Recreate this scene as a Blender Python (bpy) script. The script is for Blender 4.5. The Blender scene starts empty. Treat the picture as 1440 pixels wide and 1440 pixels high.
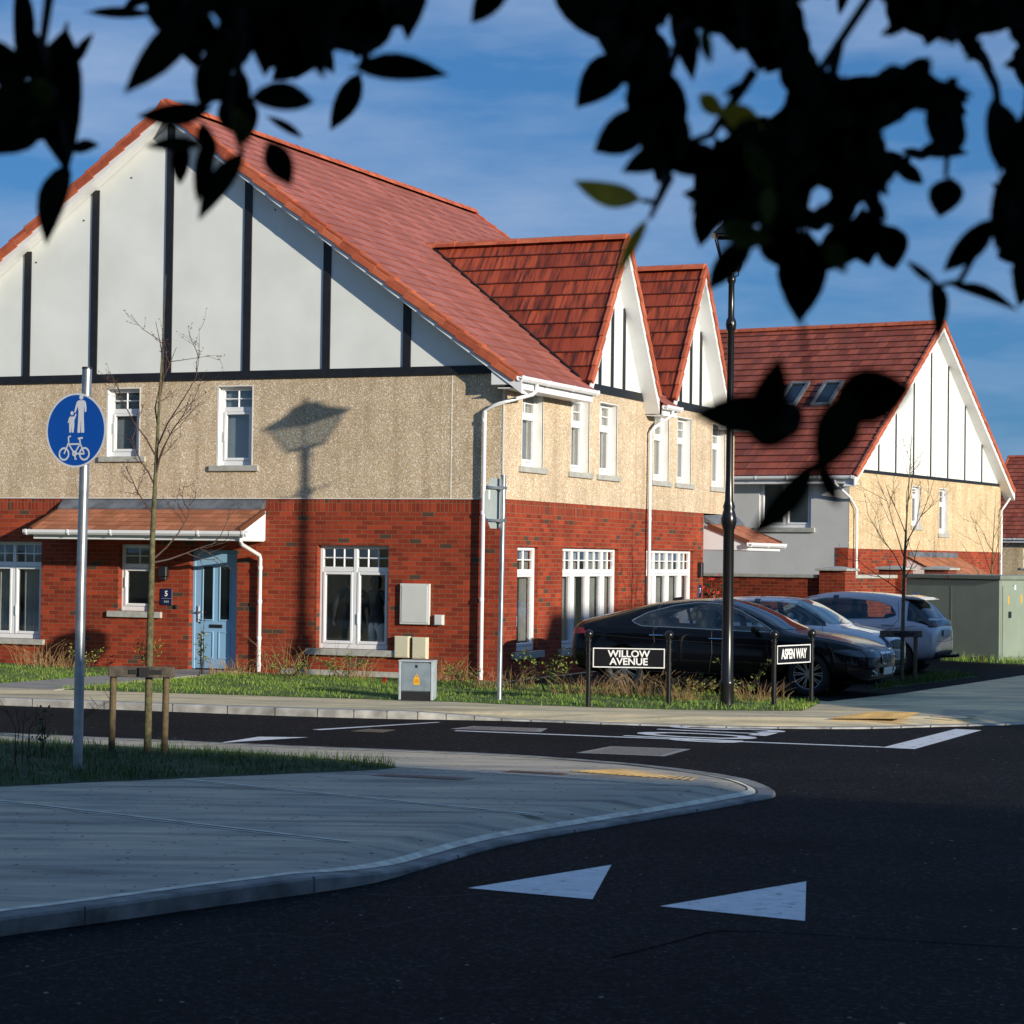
import bpy, bmesh, math, random
from mathutils import Vector, Matrix, Quaternion
from mathutils.bvhtree import BVHTree
random.seed(7)
PI = math.pi; R = math.radians
scene = bpy.context.scene; COL = scene.collection

# ------------------------------------------------------------------ camera frame (fitted)
FPX, YAW, PITCH, ROLL, CAMH = 3151.17, -0.4092112, 0.01994706, 0.01317432, 2.05
CAM = Vector((0, 0, CAMH))
FWD = Vector((math.sin(YAW)*math.cos(PITCH), math.cos(YAW)*math.cos(PITCH), math.sin(PITCH)))
_r = Vector((math.cos(YAW), -math.sin(YAW), 0)); _u = _r.cross(FWD)
RGT = math.cos(ROLL)*_r + math.sin(ROLL)*_u
UPV = -math.sin(ROLL)*_r + math.cos(ROLL)*_u
def ray(px, py): return FWD*FPX + RGT*(px-720) - UPV*(py-720)
def at(px, py, dist):                     # a point seen at a photo pixel, dist metres in front of the lens
    d = ray(px, py); return CAM + d*(dist/FPX)
def gr(px, py, z=0.0):                    # the same on a level plane
    d = ray(px, py); return CAM + d*((z-CAMH)/d.z)
SUNDIR = Vector((.908*math.cos(R(12.6)), -.42*math.cos(R(12.6)), math.sin(R(12.6)))).normalized()

# ------------------------------------------------------------------ object helpers
def tag(o, label=None, cat=None, group=None, kind=None):
    if label: o['label'] = label
    if cat: o['category'] = cat
    if group: o['group'] = group
    if kind: o['kind'] = kind
    return o
def thing(name, loc, label, cat, rz=0, group=None):
    o = bpy.data.objects.new(name, None); COL.objects.link(o)
    o.location = loc; o.rotation_euler = (0, 0, rz); o.empty_display_size = .3
    return tag(o, label, cat, group)
def link(name, me, mat=None, parent=None, label=None):
    o = bpy.data.objects.new(name, me); COL.objects.link(o)
    if mat is not None:
        for m in (mat if isinstance(mat, (list, tuple)) else [mat]): me.materials.append(m)
    if parent is not None: o.parent = parent
    if label: o['label'] = label
    return o
def copy_tree(o, parent=None):
    c = o.copy(); COL.objects.link(c)
    if parent: c.parent = parent
    for ch in list(o.children): copy_tree(ch, c)
    return c

class MB:
    def __init__(s): s.v = []; s.f = []; s.m = []; s.uv = {}
    def face(s, pts, mi=0, uv=None):
        i = len(s.v); s.v += [tuple(p) for p in pts]; s.f.append(tuple(range(i, i+len(pts)))); s.m.append(mi)
        if uv: s.uv[len(s.f)-1] = uv
    def hexa(s, p, mi=0):                 # p: 4 bottom (ccw) + 4 top
        i = len(s.v); s.v += [tuple(q) for q in p]
        for f in ((3,2,1,0),(4,5,6,7),(0,1,5,4),(1,2,6,5),(2,3,7,6),(3,0,4,7)):
            s.f.append(tuple(i+k for k in f)); s.m.append(mi)
    def box(s, x0, x1, y0, y1, z0, z1, mi=0, P=None):
        p = [(x0,y0,z0),(x1,y0,z0),(x1,y1,z0),(x0,y1,z0),(x0,y0,z1),(x1,y0,z1),(x1,y1,z1),(x0,y1,z1)]
        if P: p = [P(*q) for q in p]
        s.hexa(p, mi)
    def bar(s, a, b, w, h, up=(0,0,1), mi=0, off=(0,0)):   # box from a to b, w sideways, h along up
        a = Vector(a); b = Vector(b); d = (b-a).normalized(); up = Vector(up)
        sd = d.cross(up).normalized(); uu = sd.cross(d).normalized()
        a = a+sd*off[0]+uu*off[1]; b = b+sd*off[0]+uu*off[1]
        sd *= w/2; uu *= h/2
        s.hexa([a-sd-uu, a+sd-uu, b+sd-uu, b-sd-uu, a-sd+uu, a+sd+uu, b+sd+uu, b-sd+uu], mi)
    def tube(s, pts, rad, n=8, mi=0, cap=True):
        pts = [Vector(p) for p in pts]
        if not isinstance(rad, (list, tuple)): rad = [rad]*len(pts)
        base = len(s.v); prev = None
        for k, p in enumerate(pts):
            d = (pts[min(k+1, len(pts)-1)]-pts[max(k-1, 0)]).normalized()
            if prev is None:
                a = d.orthogonal().normalized()
            else:
                a = (prev - d*prev.dot(d)); a = a.normalized() if a.length > 1e-6 else d.orthogonal().normalized()
            prev = a; b = d.cross(a)
            for j in range(n):
                t = 2*PI*j/n; s.v.append(tuple(p+(a*math.cos(t)+b*math.sin(t))*rad[k]))
        for k in range(len(pts)-1):
            for j in range(n):
                q = base+k*n; jn = (j+1) % n
                s.f.append((q+j, q+jn, q+n+jn, q+n+j)); s.m.append(mi)
        if cap:
            s.f.append(tuple(base+j for j in reversed(range(n)))); s.m.append(mi)
            q = base+(len(pts)-1)*n; s.f.append(tuple(q+j for j in range(n))); s.m.append(mi)
    def lathe(s, prof, c=(0,0,0), n=20, mi=0, axis='z', cap=True):
        base = len(s.v); c = Vector(c)
        for r, h in prof:
            for j in range(n):
                t = 2*PI*j/n; x, y = r*math.cos(t), r*math.sin(t)
                q = (x, y, h) if axis == 'z' else (x, h, y) if axis == 'y' else (h, x, y)
                s.v.append(tuple(c+Vector(q)))
        for k in range(len(prof)-1):
            for j in range(n):
                q = base+k*n; jn = (j+1) % n
                s.f.append((q+j, q+jn, q+n+jn, q+n+j)); s.m.append(mi)
        for k, rev in ((0, True), (len(prof)-1, False)):
            if cap and prof[k][0] > 1e-5:
                q = base+k*n; idx = [q+j for j in range(n)]
                s.f.append(tuple(reversed(idx) if rev else idx)); s.m.append(mi)
    def prism(s, poly, z0, z1, mi=0, P=None, mside=None):    # polygon in xy extruded in z
        P = P or (lambda x, y, z: (x, y, z)); n = len(poly); i = len(s.v)
        s.v += [tuple(P(x, y, z0)) for x, y in poly]+[tuple(P(x, y, z1)) for x, y in poly]
        s.f.append(tuple(i+k for k in reversed(range(n)))); s.m.append(mi)
        s.f.append(tuple(i+n+k for k in range(n))); s.m.append(mi)
        for k in range(n):
            kn = (k+1) % n; s.f.append((i+k, i+kn, i+n+kn, i+n+k)); s.m.append(mi if mside is None else mside)
    def build(s, name, mat, parent=None, bevel=0, smooth=False, label=None, fix=True, seg=1):
        me = bpy.data.meshes.new(name); me.from_pydata(s.v, [], s.f)
        for p, m in zip(me.polygons, s.m): p.material_index = m
        if s.uv:
            ul = me.uv_layers.new(name='UVMap')
            for fi, uvs in s.uv.items():
                for li, uv in zip(me.polygons[fi].loop_indices, uvs): ul.data[li].uv = uv
        if fix:
            bm = bmesh.new(); bm.from_mesh(me)
            bmesh.ops.recalc_face_normals(bm, faces=bm.faces); bm.to_mesh(me); bm.free()
        o = link(name, me, mat, parent, label)
        if smooth:
            me.shade_smooth()
            md = o.modifiers.new('ES', 'EDGE_SPLIT'); md.split_angle = R(38)
        if bevel:
            md = o.modifiers.new('Bevel', 'BEVEL'); md.width = bevel; md.segments = seg; md.limit_method = 'ANGLE'; md.angle_limit = R(40)
        return o

def text_obj(s, size, mat, parent, M, bold=0.0, xs=1.0, ext=0.002, name='lettering', spacing=1.0, lines=1.0):
    cu = bpy.data.curves.new('t', 'FONT'); cu.body = s; cu.size = size; cu.align_x = 'CENTER'; cu.align_y = 'CENTER'
    cu.extrude = ext; cu.offset = bold; cu.space_character = spacing; cu.space_line = lines; cu.resolution_u = 4
    o = bpy.data.objects.new('t', cu); COL.objects.link(o)
    dg = bpy.context.evaluated_depsgraph_get(); dg.update()
    me = bpy.data.meshes.new_from_object(o.evaluated_get(dg)); bpy.data.objects.remove(o); bpy.data.curves.remove(cu)
    me.transform(M @ Matrix.Diagonal((xs, 1, 1, 1)))
    me.materials.clear()
    return link(name, me, mat, parent)

# ------------------------------------------------------------------ material helpers
def newmat(name, col=(.5,.5,.5), rough=.6, metal=0, spec=.5, coat=0):
    m = bpy.data.materials.new(name); m.use_nodes = True; nt = m.node_tree; b = nt.nodes['Principled BSDF']
    b.inputs['Base Color'].default_value = (*col, 1); b.inputs['Roughness'].default_value = rough
    b.inputs['Metallic'].default_value = metal; b.inputs['Specular IOR Level'].default_value = spec
    if coat: b.inputs['Coat Weight'].default_value = coat; b.inputs['Coat Roughness'].default_value = .04
    return m, nt, b
def nd(nt, t, **kw):
    n = nt.nodes.new(t)
    for k, v in kw.items():
        if k.startswith('i_'):
            key = k[2:]; key = int(key) if key.isdigit() else key.replace('_', ' ')
            s = n.inputs[key]
            if hasattr(v, 'is_output') or isinstance(v, bpy.types.NodeSocket): nt.links.new(v, s)
            else: s.default_value = v
        else: setattr(n, k, v)
    return n
def ramp(nt, fac, stops):
    n = nt.nodes.new('ShaderNodeValToRGB'); nt.links.new(fac, n.inputs[0]); e = n.color_ramp.elements
    while len(e) < len(stops): e.new(.5)
    for k, (p, c) in enumerate(stops):
        e[k].position = p; e[k].color = (*c, 1) if len(c) == 3 else c
    return n.outputs[0]
def mix(nt, fac, a, b, mode='MIX'):
    n = nt.nodes.new('ShaderNodeMix'); n.data_type = 'RGBA'; n.blend_type = mode
    for s, v in ((n.inputs[0], fac), (n.inputs[6], a), (n.inputs[7], b)):
        if isinstance(v, bpy.types.NodeSocket): nt.links.new(v, s)
        else: s.default_value = v if not isinstance(v, tuple) else ((*v, 1) if len(v) == 3 else v)
    return n.outputs[2]
def mth(nt, op, a, b=None, c=None):
    n = nt.nodes.new('ShaderNodeMath'); n.operation = op
    for k, v in enumerate((a, b, c)):
        if v is None: continue
        if isinstance(v, bpy.types.NodeSocket): nt.links.new(v, n.inputs[k])
        else: n.inputs[k].default_value = v
    return n.outputs[0]
def noise(nt, vec, scale, detail=3, rough=.5, dim='3D'):
    n = nd(nt, 'ShaderNodeTexNoise', i_Scale=scale, i_Detail=detail, i_Roughness=rough)
    if vec is not None: nt.links.new(vec, n.inputs['Vector'])
    return n.outputs['Fac']
def bump(nt, bsdf, h, strength=.3, dist=.01):
    n = nd(nt, 'ShaderNodeBump', i_Strength=strength, i_Distance=dist); nt.links.new(h, n.inputs['Height'])
    nt.links.new(n.outputs[0], bsdf.inputs['Normal'])
def objco(nt): return nd(nt, 'ShaderNodeTexCoord').outputs['Object']
def setc(nt, b, c): nt.links.new(c, b.inputs['Base Color'])
def plain(name, col, rough=.5, var=.12, scale=6, metal=0, spec=.5, bmp=0, coat=0, bscale=60):
    m, nt, b = newmat(name, col, rough, metal, spec, coat); co = objco(nt)
    f = noise(nt, co, scale, 4)
    c2 = tuple(max(0, x*(1-var*1.6)) for x in col); c1 = tuple(min(1, x*(1+var)) for x in col)
    setc(nt, b, ramp(nt, f, [(.3, c2), (.7, c1)]))
    if bmp: bump(nt, b, noise(nt, co, bscale, 3), bmp, .01)
    return m
def walluv(nt):                           # (u along the wall, height) from object space, for walls facing any side
    tc = nd(nt, 'ShaderNodeTexCoord'); sx = nd(nt, 'ShaderNodeSeparateXYZ'); nt.links.new(tc.outputs['Object'], sx.inputs[0])
    sn = nd(nt, 'ShaderNodeSeparateXYZ'); nt.links.new(tc.outputs['Normal'], sn.inputs[0])
    isx = mth(nt, 'GREATER_THAN', mth(nt, 'ABSOLUTE', sn.outputs[0]), .6)
    u = mth(nt, 'ADD', mth(nt, 'MULTIPLY', isx, sx.outputs[1]), mth(nt, 'MULTIPLY', mth(nt, 'SUBTRACT', 1.0, isx), sx.outputs[0]))
    return u, sx.outputs[2], tc.outputs['Object']
def brickmat(name, soldier=False, dim=1.0):
    m, nt, b = newmat(name, rough=.85, spec=.25)
    u, v, co = walluv(nt)
    cv = nd(nt, 'ShaderNodeCombineXYZ')
    nt.links.new(v if soldier else u, cv.inputs[0]); nt.links.new(u if soldier else v, cv.inputs[1])
    def br(c1, c2, mo, seed):
        n = nd(nt, 'ShaderNodeTexBrick', i_Scale=1.0, i_Mortar_Size=.006, i_Mortar_Smooth=.25, i_Bias=0.0, i_Brick_Width=.225, i_Row_Height=.075)
        n.inputs['Color1'].default_value = (*c1, 1); n.inputs['Color2'].default_value = (*c2, 1); n.inputs['Mortar'].default_value = (*mo, 1)
        if soldier: n.offset = 0
        nt.links.new(cv.outputs[0], n.inputs['Vector']); return n
    n1 = br((.34*dim,.050*dim,.020*dim), (.22*dim,.030*dim,.013*dim), (.22,.13,.075), 0)
    # random dark burnt bricks
    row = mth(nt, 'FLOOR', mth(nt, 'DIVIDE', v if not soldier else u, .075))
    sh = mth(nt, 'MULTIPLY', mth(nt, 'SUBTRACT', 1.0, mth(nt, 'MODULO', mth(nt, 'ABSOLUTE', row), 2.0)), 0.0 if soldier else .5)
    colm = mth(nt, 'FLOOR', mth(nt, 'ADD', mth(nt, 'DIVIDE', u if not soldier else v, .225), sh))
    cc = nd(nt, 'ShaderNodeCombineXYZ'); nt.links.new(row, cc.inputs[0]); nt.links.new(colm, cc.inputs[1])
    wn = nd(nt, 'ShaderNodeTexWhiteNoise', noise_dimensions='2D'); nt.links.new(cc.outputs[0], wn.inputs['Vector'])
    dark = mth(nt, 'GREATER_THAN', wn.outputs['Value'], .965)
    notmo = mth(nt, 'SUBTRACT', 1.0, n1.outputs['Fac'])
    tone = ramp(nt, wn.outputs['Value'], [(0, (.78,.78,.80)), (.5, (1,1,1)), (.9, (1.2,1.15,1.08))])
    c = mix(nt, notmo, n1.outputs['Color'], mix(nt, 1.0, n1.outputs['Color'], tone, 'MULTIPLY'))
    c = mix(nt, mth(nt, 'MULTIPLY', dark, notmo), c, (.085,.05,.035))
    blot = ramp(nt, noise(nt, co, 1.3, 5, .6), [(.3, (.78,.78,.8)), (.65, (1.08,1.05,1.02))])
    c = mix(nt, 1.0, c, blot, 'MULTIPLY')
    c = mix(nt, .5, c, mix(nt, 1.0, c, ramp(nt, noise(nt, co, 55, 4, .7), [(.3, (.6,.6,.6)), (.7, (1.4,1.4,1.4))]), 'MULTIPLY'))
    setc(nt, b, c)
    h = mth(nt, 'ADD', notmo, mth(nt, 'MULTIPLY', noise(nt, co, 90, 3), .35))
    bump(nt, b, h, .55, .008)
    return m
def dashmat(name, base, dark, light, scale=46):
    m, nt, b = newmat(name, rough=.9, spec=.2); co = objco(nt)
    vo = nd(nt, 'ShaderNodeTexVoronoi', i_Scale=scale); nt.links.new(co, vo.inputs['Vector'])
    sp = nd(nt, 'ShaderNodeSeparateXYZ'); nt.links.new(vo.outputs['Color'], sp.inputs[0])
    c = ramp(nt, sp.outputs[0], [(0, dark), (.42, base), (.66, base), (.85, light), (1, (.92,.9,.82))])
    big = ramp(nt, noise(nt, co, 1.1, 5, .65), [(.32, (.82,.80,.78)), (.66, (1.06,1.05,1.04))])
    c = mix(nt, 1.0, c, big, 'MULTIPLY')
    mp = nd(nt, 'ShaderNodeMapping'); mp.inputs['Scale'].default_value = (2.6, 2.6, .22); nt.links.new(co, mp.inputs[0])
    c = mix(nt, 1.0, c, ramp(nt, noise(nt, mp.outputs[0], 1.3, 5, .65), [(.30, (.76,.73,.69)), (.52, (1,1,1)), (.75, (1.05,1.04,1.03))]), 'MULTIPLY'); setc(nt, b, c)
    bump(nt, b, vo.outputs['Distance'], .26, .012)
    return m
def tilemat(name, c_a, c_b, c_dark, streak=.5, tw=.3, g=.33, lap_shade_k=.75):
    m, nt, b = newmat(name, rough=.62, spec=.35)
    uv = nd(nt, 'ShaderNodeTexCoord').outputs['UV']; s = nd(nt, 'ShaderNodeSeparateXYZ'); nt.links.new(uv, s.inputs[0])
    row = mth(nt, 'FLOOR', mth(nt, 'DIVIDE', s.outputs[1], g))
    off = mth(nt, 'MULTIPLY', mth(nt, 'MODULO', row, 2.0), .5)
    t = mth(nt, 'ADD', mth(nt, 'DIVIDE', s.outputs[0], tw), off)
    col = mth(nt, 'FLOOR', t); fr = mth(nt, 'FRACT', t)
    cc = nd(nt, 'ShaderNodeCombineXYZ'); nt.links.new(row, cc.inputs[0]); nt.links.new(col, cc.inputs[1])
    wn = nd(nt, 'ShaderNodeTexWhiteNoise', noise_dimensions='2D'); nt.links.new(cc.outputs[0], wn.inputs['Vector'])
    c = ramp(nt, wn.outputs['Value'], [(0, c_a), (.55, c_b), (1, tuple(x*1.25 for x in c_b))])
    # streaks of darker clay running down the slope, broken at each course
    sv = nd(nt, 'ShaderNodeCombineXYZ'); nt.links.new(mth(nt, 'MULTIPLY', s.outputs[0], 11.0), sv.inputs[0])
    nt.links.new(mth(nt, 'ADD', mth(nt, 'MULTIPLY', s.outputs[1], 1.1), mth(nt, 'MULTIPLY', row, 3.7)), sv.inputs[1])
    st = noise(nt, sv.outputs[0], 1.0, 4, .6)
    k = ramp(nt, st, [(.47, (0,0,0)), (.66, (1,1,1))])
    c = mix(nt, mth(nt, 'MULTIPLY', k, streak), c, c_dark)
    lap = mth(nt, 'LESS_THAN', mth(nt, 'FRACT', mth(nt, 'DIVIDE', s.outputs[1], g)), .095)  # shadow line under each course, painted as a dark band
    c = mix(nt, mth(nt, 'MULTIPLY', lap, lap_shade_k), c, (.03,.012,.010))
    joint = mth(nt, 'LESS_THAN', fr, .035)
    c = mix(nt, mth(nt, 'MULTIPLY', joint, .75), c, tuple(x*.35 for x in c_a)); setc(nt, b, c)
    bump(nt, b, mth(nt, 'SUBTRACT', noise(nt, uv, 40, 3), joint), .4, .008)
    return m
def glassmat(name, refl=.14, tint=(.95,.97,.97)):
    m = bpy.data.materials.new(name); m.use_nodes = True; nt = m.node_tree; nt.nodes.clear()
    out = nd(nt, 'ShaderNodeOutputMaterial'); tr = nd(nt, 'ShaderNodeBsdfTransparent'); tr.inputs[0].default_value = (*tint, 1)
    gl = nd(nt, 'ShaderNodeBsdfGlossy'); gl.inputs['Roughness'].default_value = .01
    fr = nd(nt, 'ShaderNodeFresnel'); fr.inputs[0].default_value = 1.5
    co = nd(nt, 'ShaderNodeTexCoord').outputs['Object']
    bp = nd(nt, 'ShaderNodeBump', i_Strength=.05, i_Distance=.02); nt.links.new(noise(nt, co, 1.6, 1), bp.inputs['Height'])
    nt.links.new(bp.outputs[0], gl.inputs['Normal'])
    f = mth(nt, 'MINIMUM', mth(nt, 'ADD', mth(nt, 'MULTIPLY', fr.outputs[0], 1.5), refl-.06), 1.0)
    bf = nd(nt, 'ShaderNodeNewGeometry').outputs['Backfacing']; f = mth(nt, 'MULTIPLY', f, mth(nt, 'SUBTRACT', 1.0, bf))
    mx = nd(nt, 'ShaderNodeMixShader'); nt.links.new(f, mx.inputs[0]); nt.links.new(tr.outputs[0], mx.inputs[1]); nt.links.new(gl.outputs[0], mx.inputs[2])
    nt.links.new(mx.outputs[0], out.inputs[0]); return m

M = {}
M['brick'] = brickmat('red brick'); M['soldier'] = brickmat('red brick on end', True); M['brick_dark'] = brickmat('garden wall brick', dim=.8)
M['dash'] = dashmat('pebble dash', (.60,.475,.32), (.42,.32,.21), (.74,.62,.46), 64)
M['dash_far'] = dashmat('sand render', (.60,.46,.27), (.50,.37,.21), (.68,.55,.36), 40)
M['white_panel'] = plain('smooth white board', (.76,.785,.755), .55, .05, 1.2, bmp=.05)
M['upvc'] = plain('white plastic trim', (.80,.81,.82), .32, .03, 3)
M['reveal'] = plain('white painted reveal', (.78,.77,.73), .6, .05, 3)
M['timber'] = plain('black stained board', (.012,.013,.016), .5, .2, 8, bmp=.1)
M['sill'] = plain('cast concrete sill', (.42,.42,.38), .75, .12, 9, bmp=.2)
M['tile_main'] = tilemat('red roof tiles', (.32,.098,.07), (.37,.122,.092), (.22,.08,.065), .2, lap_shade_k=.25)
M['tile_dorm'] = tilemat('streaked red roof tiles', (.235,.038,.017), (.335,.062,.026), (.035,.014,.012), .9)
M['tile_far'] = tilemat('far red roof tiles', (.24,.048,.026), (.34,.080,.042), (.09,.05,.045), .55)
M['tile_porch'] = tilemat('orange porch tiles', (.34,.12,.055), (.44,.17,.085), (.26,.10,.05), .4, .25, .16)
m, nt, b = newmat('terracotta verge tile', rough=.6)
gi = nd(nt, 'ShaderNodeNewGeometry'); co = objco(nt)
c = ramp(nt, gi.outputs['Random Per Island'], [(0, (.36,.075,.032)), (.5, (.47,.11,.046)), (1, (.56,.15,.07))])
setc(nt, b, mix(nt, 1.0, c, ramp(nt, noise(nt, co, 7, 4), [(.3, (.8,.8,.8)), (.7, (1.1,1.1,1.1))]), 'MULTIPLY')); M['verge'] = m
M['lead'] = plain('lead flashing', (.17,.19,.21), .45, .3, 4, metal=.3)
M['glass'] = glassmat('window glass'); M['glass_hi'] = glassmat('window glass facing the sky', .30)
M['frost'] = plain('grey blind behind glass', (.22,.25,.27), .8, .06, 2)
M['curtain'] = plain('pale curtain', (.45,.44,.41), .9, .1, 4)
M['room'] = plain('room wall paint', (.74,.70,.58), .9, .1, 2)
M['door_blue'] = plain('pale blue door paint', (.24,.44,.64), .38, .03, 3)
M['door_dark'] = plain('deep blue door paint', (.05,.12,.28), .38, .03, 3)
M['black_metal'] = plain('gloss black painted metal', (.008,.008,.009), .28, .1, 8)
M['dark_plastic'] = plain('dark plastic', (.015,.015,.017), .5, .1, 8)
M['galv'] = plain('galvanised steel', (.50,.53,.56), .34, .14, 9, metal=.85)
M['sign_back'] = plain('grey sign back', (.33,.38,.38), .5, .06, 4)
M['sign_blue'] = plain('traffic blue sheeting', (.006,.085,.42), .35, .04, 2)
M['sign_white'] = plain('white sheeting', (.72,.74,.76), .45, .03, 3)
M['letter'] = plain('white lettering', (.8,.8,.79), .5, .05, 9)
M['cab_grey'] = plain('grey painted steel cabinet', (.20,.25,.29), .42, .12, 5, bmp=.05)
M['cab_light'] = plain('light grey cabinet frame', (.38,.44,.47), .42, .1, 5)
M['warn'] = plain('yellow warning sticker', (.75,.36,.015), .5, .05, 8)
M['warn_ink'] = plain('sticker print', (.04,.025,.01), .6)
M['cream_box'] = plain('cream plastic', (.66,.62,.45), .45, .04, 4)
M['box_white'] = plain('white meter cabinet', (.62,.64,.61), .45, .03, 3)
M['navy'] = plain('navy enamel plate', (.012,.014,.06), .3, .1, 8)
M['kiosk'] = plain('sage green fibreglass', (.235,.285,.225), .5, .06, 2.2, bmp=.04)
M['kiosk_top'] = plain('sage green lid', (.19,.225,.185), .5, .08, 3)
M['stake'] = plain('weathered timber stake', (.115,.085,.042), .85, .3, 12, bmp=.4)
M['stake_grey'] = plain('grey timber crossbar', (.085,.07,.055), .85, .3, 12, bmp=.4)
M['rubber'] = plain('black rubber', (.012,.012,.012), .75, .15, 10)
M['chrome'] = newmat('bright chrome', (.75,.77,.8), .12, 1)[0]
M['trim_blue'] = newmat('satin window trim', (.55,.6,.68), .22, .9)[0]
M['rim'] = newmat('alloy wheel', (.42,.43,.45), .3, .9)[0]
M['carglass'] = newmat('tinted car glass', (.006,.009,.011), .03, 0, .9)[0]
M['car_side'] = glassmat('tinted side glass', .10, (.62,.70,.70)); M['cabin'] = plain('dark cabin lining', (.012,.012,.013), .9)
M['carglass_reflect'] = newmat('windscreen with reflection in its colour', (.22,.34,.33), .05, 0, 1.0)[0]  # reflection of the lit house is put into this pale teal colour
M['red_lamp'] = newmat('red lamp lens', (.30,.012,.01), .15, 0, .6)[0]
M['headlamp'] = newmat('clear headlamp', (.07,.085,.11), .1, .2, .8)[0]
M['plate'] = plain('white number plate', (.62,.62,.58), .45, .06, 8)
M['paint_black'] = newmat('black car paint', (.002,.0022,.0035), .25, 0, .15, .35)[0]
M['paint_silver'] = newmat('silver car paint', (.74,.77,.82), .3, .15, .5, .8)[0]
M['paint_bluesilver'] = newmat('blue silver car paint', (.42,.44,.51), .3, .35, .5, .8)[0]
# ================================================================== ground, road, pavements
def asphalt():
    m, nt, b = newmat('asphalt', rough=.85, spec=.08); co = objco(nt)
    c = ramp(nt, noise(nt, co, 75, 4, .75), [(.30, (.003,.003,.0035)), (.58, (.012,.012,.0135)), (.72, (.060,.060,.062))])
    va = nd(nt, 'ShaderNodeTexVoronoi', voronoi_dimensions='2D', i_Scale=46.0); nt.links.new(co, va.inputs['Vector']); vs_ = nd(nt, 'ShaderNodeSeparateXYZ'); nt.links.new(va.outputs['Color'], vs_.inputs[0])
    c = mix(nt, 1.0, c, ramp(nt, vs_.outputs[0], [(0, (.25,.25,.25)), (.6, (.8,.8,.8)), (.86, (1.3,1.3,1.3)), (1, (4,4,4))]), 'MULTIPLY')
    big = ramp(nt, noise(nt, co, .5, 5, .6), [(.3, (.55,.55,.57)), (.7, (1.4,1.38,1.34))])
    c = mix(nt, 1.0, c, big, 'MULTIPLY')
    vo = nd(nt, 'ShaderNodeTexVoronoi', voronoi_dimensions='2D', i_Scale=2.6); nt.links.new(co, vo.inputs['Vector'])
    chip = mth(nt, 'LESS_THAN', vo.outputs['Distance'], mth(nt, 'MULTIPLY', mth(nt, 'POWER', noise(nt, co, 1.7, 2), 4.0), .16))
    c = mix(nt, mth(nt, 'MULTIPLY', chip, .8), c, (.32,.31,.28)); setc(nt, b, c)
    bump(nt, b, noise(nt, co, 150, 3, .7), .5, .006); return m
def concrete(name, base, specks=.5):
    m, nt, b = newmat(name, rough=.82, spec=.3); co = objco(nt)
    mp = nd(nt, 'ShaderNodeMapping', vector_type='TEXTURE'); mp.inputs['Scale'].default_value = (3.2, .42, 1); mp.inputs['Rotation'].default_value = (0, 0, R(23.5)); nt.links.new(co, mp.inputs[0])
    st = ramp(nt, noise(nt, mp.outputs[0], 1.6, 6, .7), [(.32, tuple(x*.5 for x in base)), (.5, base), (.68, (base[0]*1.45, base[1]*1.36, base[2]*1.2))])
    st = mix(nt, 1.0, st, ramp(nt, noise(nt, co, .7, 4, .6), [(.35, (.8,.82,.86)), (.65, (1.1,1.06,1.0))]), 'MULTIPLY')
    c = mix(nt, 1.0, st, ramp(nt, noise(nt, co, 60, 3), [(.3, (.86,.86,.86)), (.7, (1.1,1.1,1.1))]), 'MULTIPLY')
    vo = nd(nt, 'ShaderNodeTexVoronoi', voronoi_dimensions='2D', i_Scale=6.5); nt.links.new(co, vo.inputs['Vector'])
    sp = nd(nt, 'ShaderNodeSeparateXYZ'); nt.links.new(vo.outputs['Color'], sp.inputs[0])
    chip = mth(nt, 'LESS_THAN', vo.outputs['Distance'], mth(nt, 'MULTIPLY', mth(nt, 'POWER', sp.outputs[0], 3.0), .12))
    c = mix(nt, mth(nt, 'MULTIPLY', chip, specks), c, (.02,.017,.015)); setc(nt, b, c)
    bump(nt, b, noise(nt, mp.outputs[0], 45, 3), .2, .004); return m
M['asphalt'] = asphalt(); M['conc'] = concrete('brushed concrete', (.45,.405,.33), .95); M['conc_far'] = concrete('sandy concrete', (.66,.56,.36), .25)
M['kerb'] = plain('concrete kerb', (.40,.39,.36), .8, .3, 4, bmp=.3); M['kerb_near'] = plain('dark concrete kerb', (.22,.22,.21), .85, .35, 4, bmp=.35)  # near kerb is a darker grey than the other kerbs
M['soil'] = plain('soil and thatch', (.055,.06,.022), .95, .5, 3, bmp=.5)
m, nt, b = newmat('worn white road paint', rough=.65, spec=.3); co = objco(nt)
wear = ramp(nt, noise(nt, co, 9, 6, .7), [(.30, (.06,.06,.062)), (.40, (.62,.63,.64)), (.7, (.80,.81,.82))])
setc(nt, b, mix(nt, .5, wear, ramp(nt, noise(nt, co, 90, 3, .7), [(.3, (.55,.56,.57)), (.6, (.85,.86,.87))]), 'MULTIPLY') if False else wear); bump(nt, b, noise(nt, co, 90, 3), .2, .004); M['road_paint'] = m
M['joint'] = plain('mortar joint', (.72,.66,.54), .8, .2, 8)
M['joint_dark'] = plain('dark joint', (.06,.06,.06), .9, .2, 8)
M['paver'] = plain('grey path slabs', (.30,.28,.25), .85, .15, 3)
M['iron'] = plain('cast iron cover', (.16,.15,.145), .5, .35, 22, metal=.4, bmp=.6, bscale=26)
M['terrain'] = plain('rough grass land', (.05,.065,.02), .95, .4, .2)
ROADZ = -.10
def struct(mb, name, mat, **kw): return tag(mb.build(name, mat, **kw), kind='structure')

g = MB(); g.box(-1500, 1500, -1500, 2500, -1.0, -.16); struct(g, 'ground', M['terrain'])
g = MB(); g.box(-60, 13, -20, 120, -.155, ROADZ); struct(g, 'road', M['asphalt'])

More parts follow.
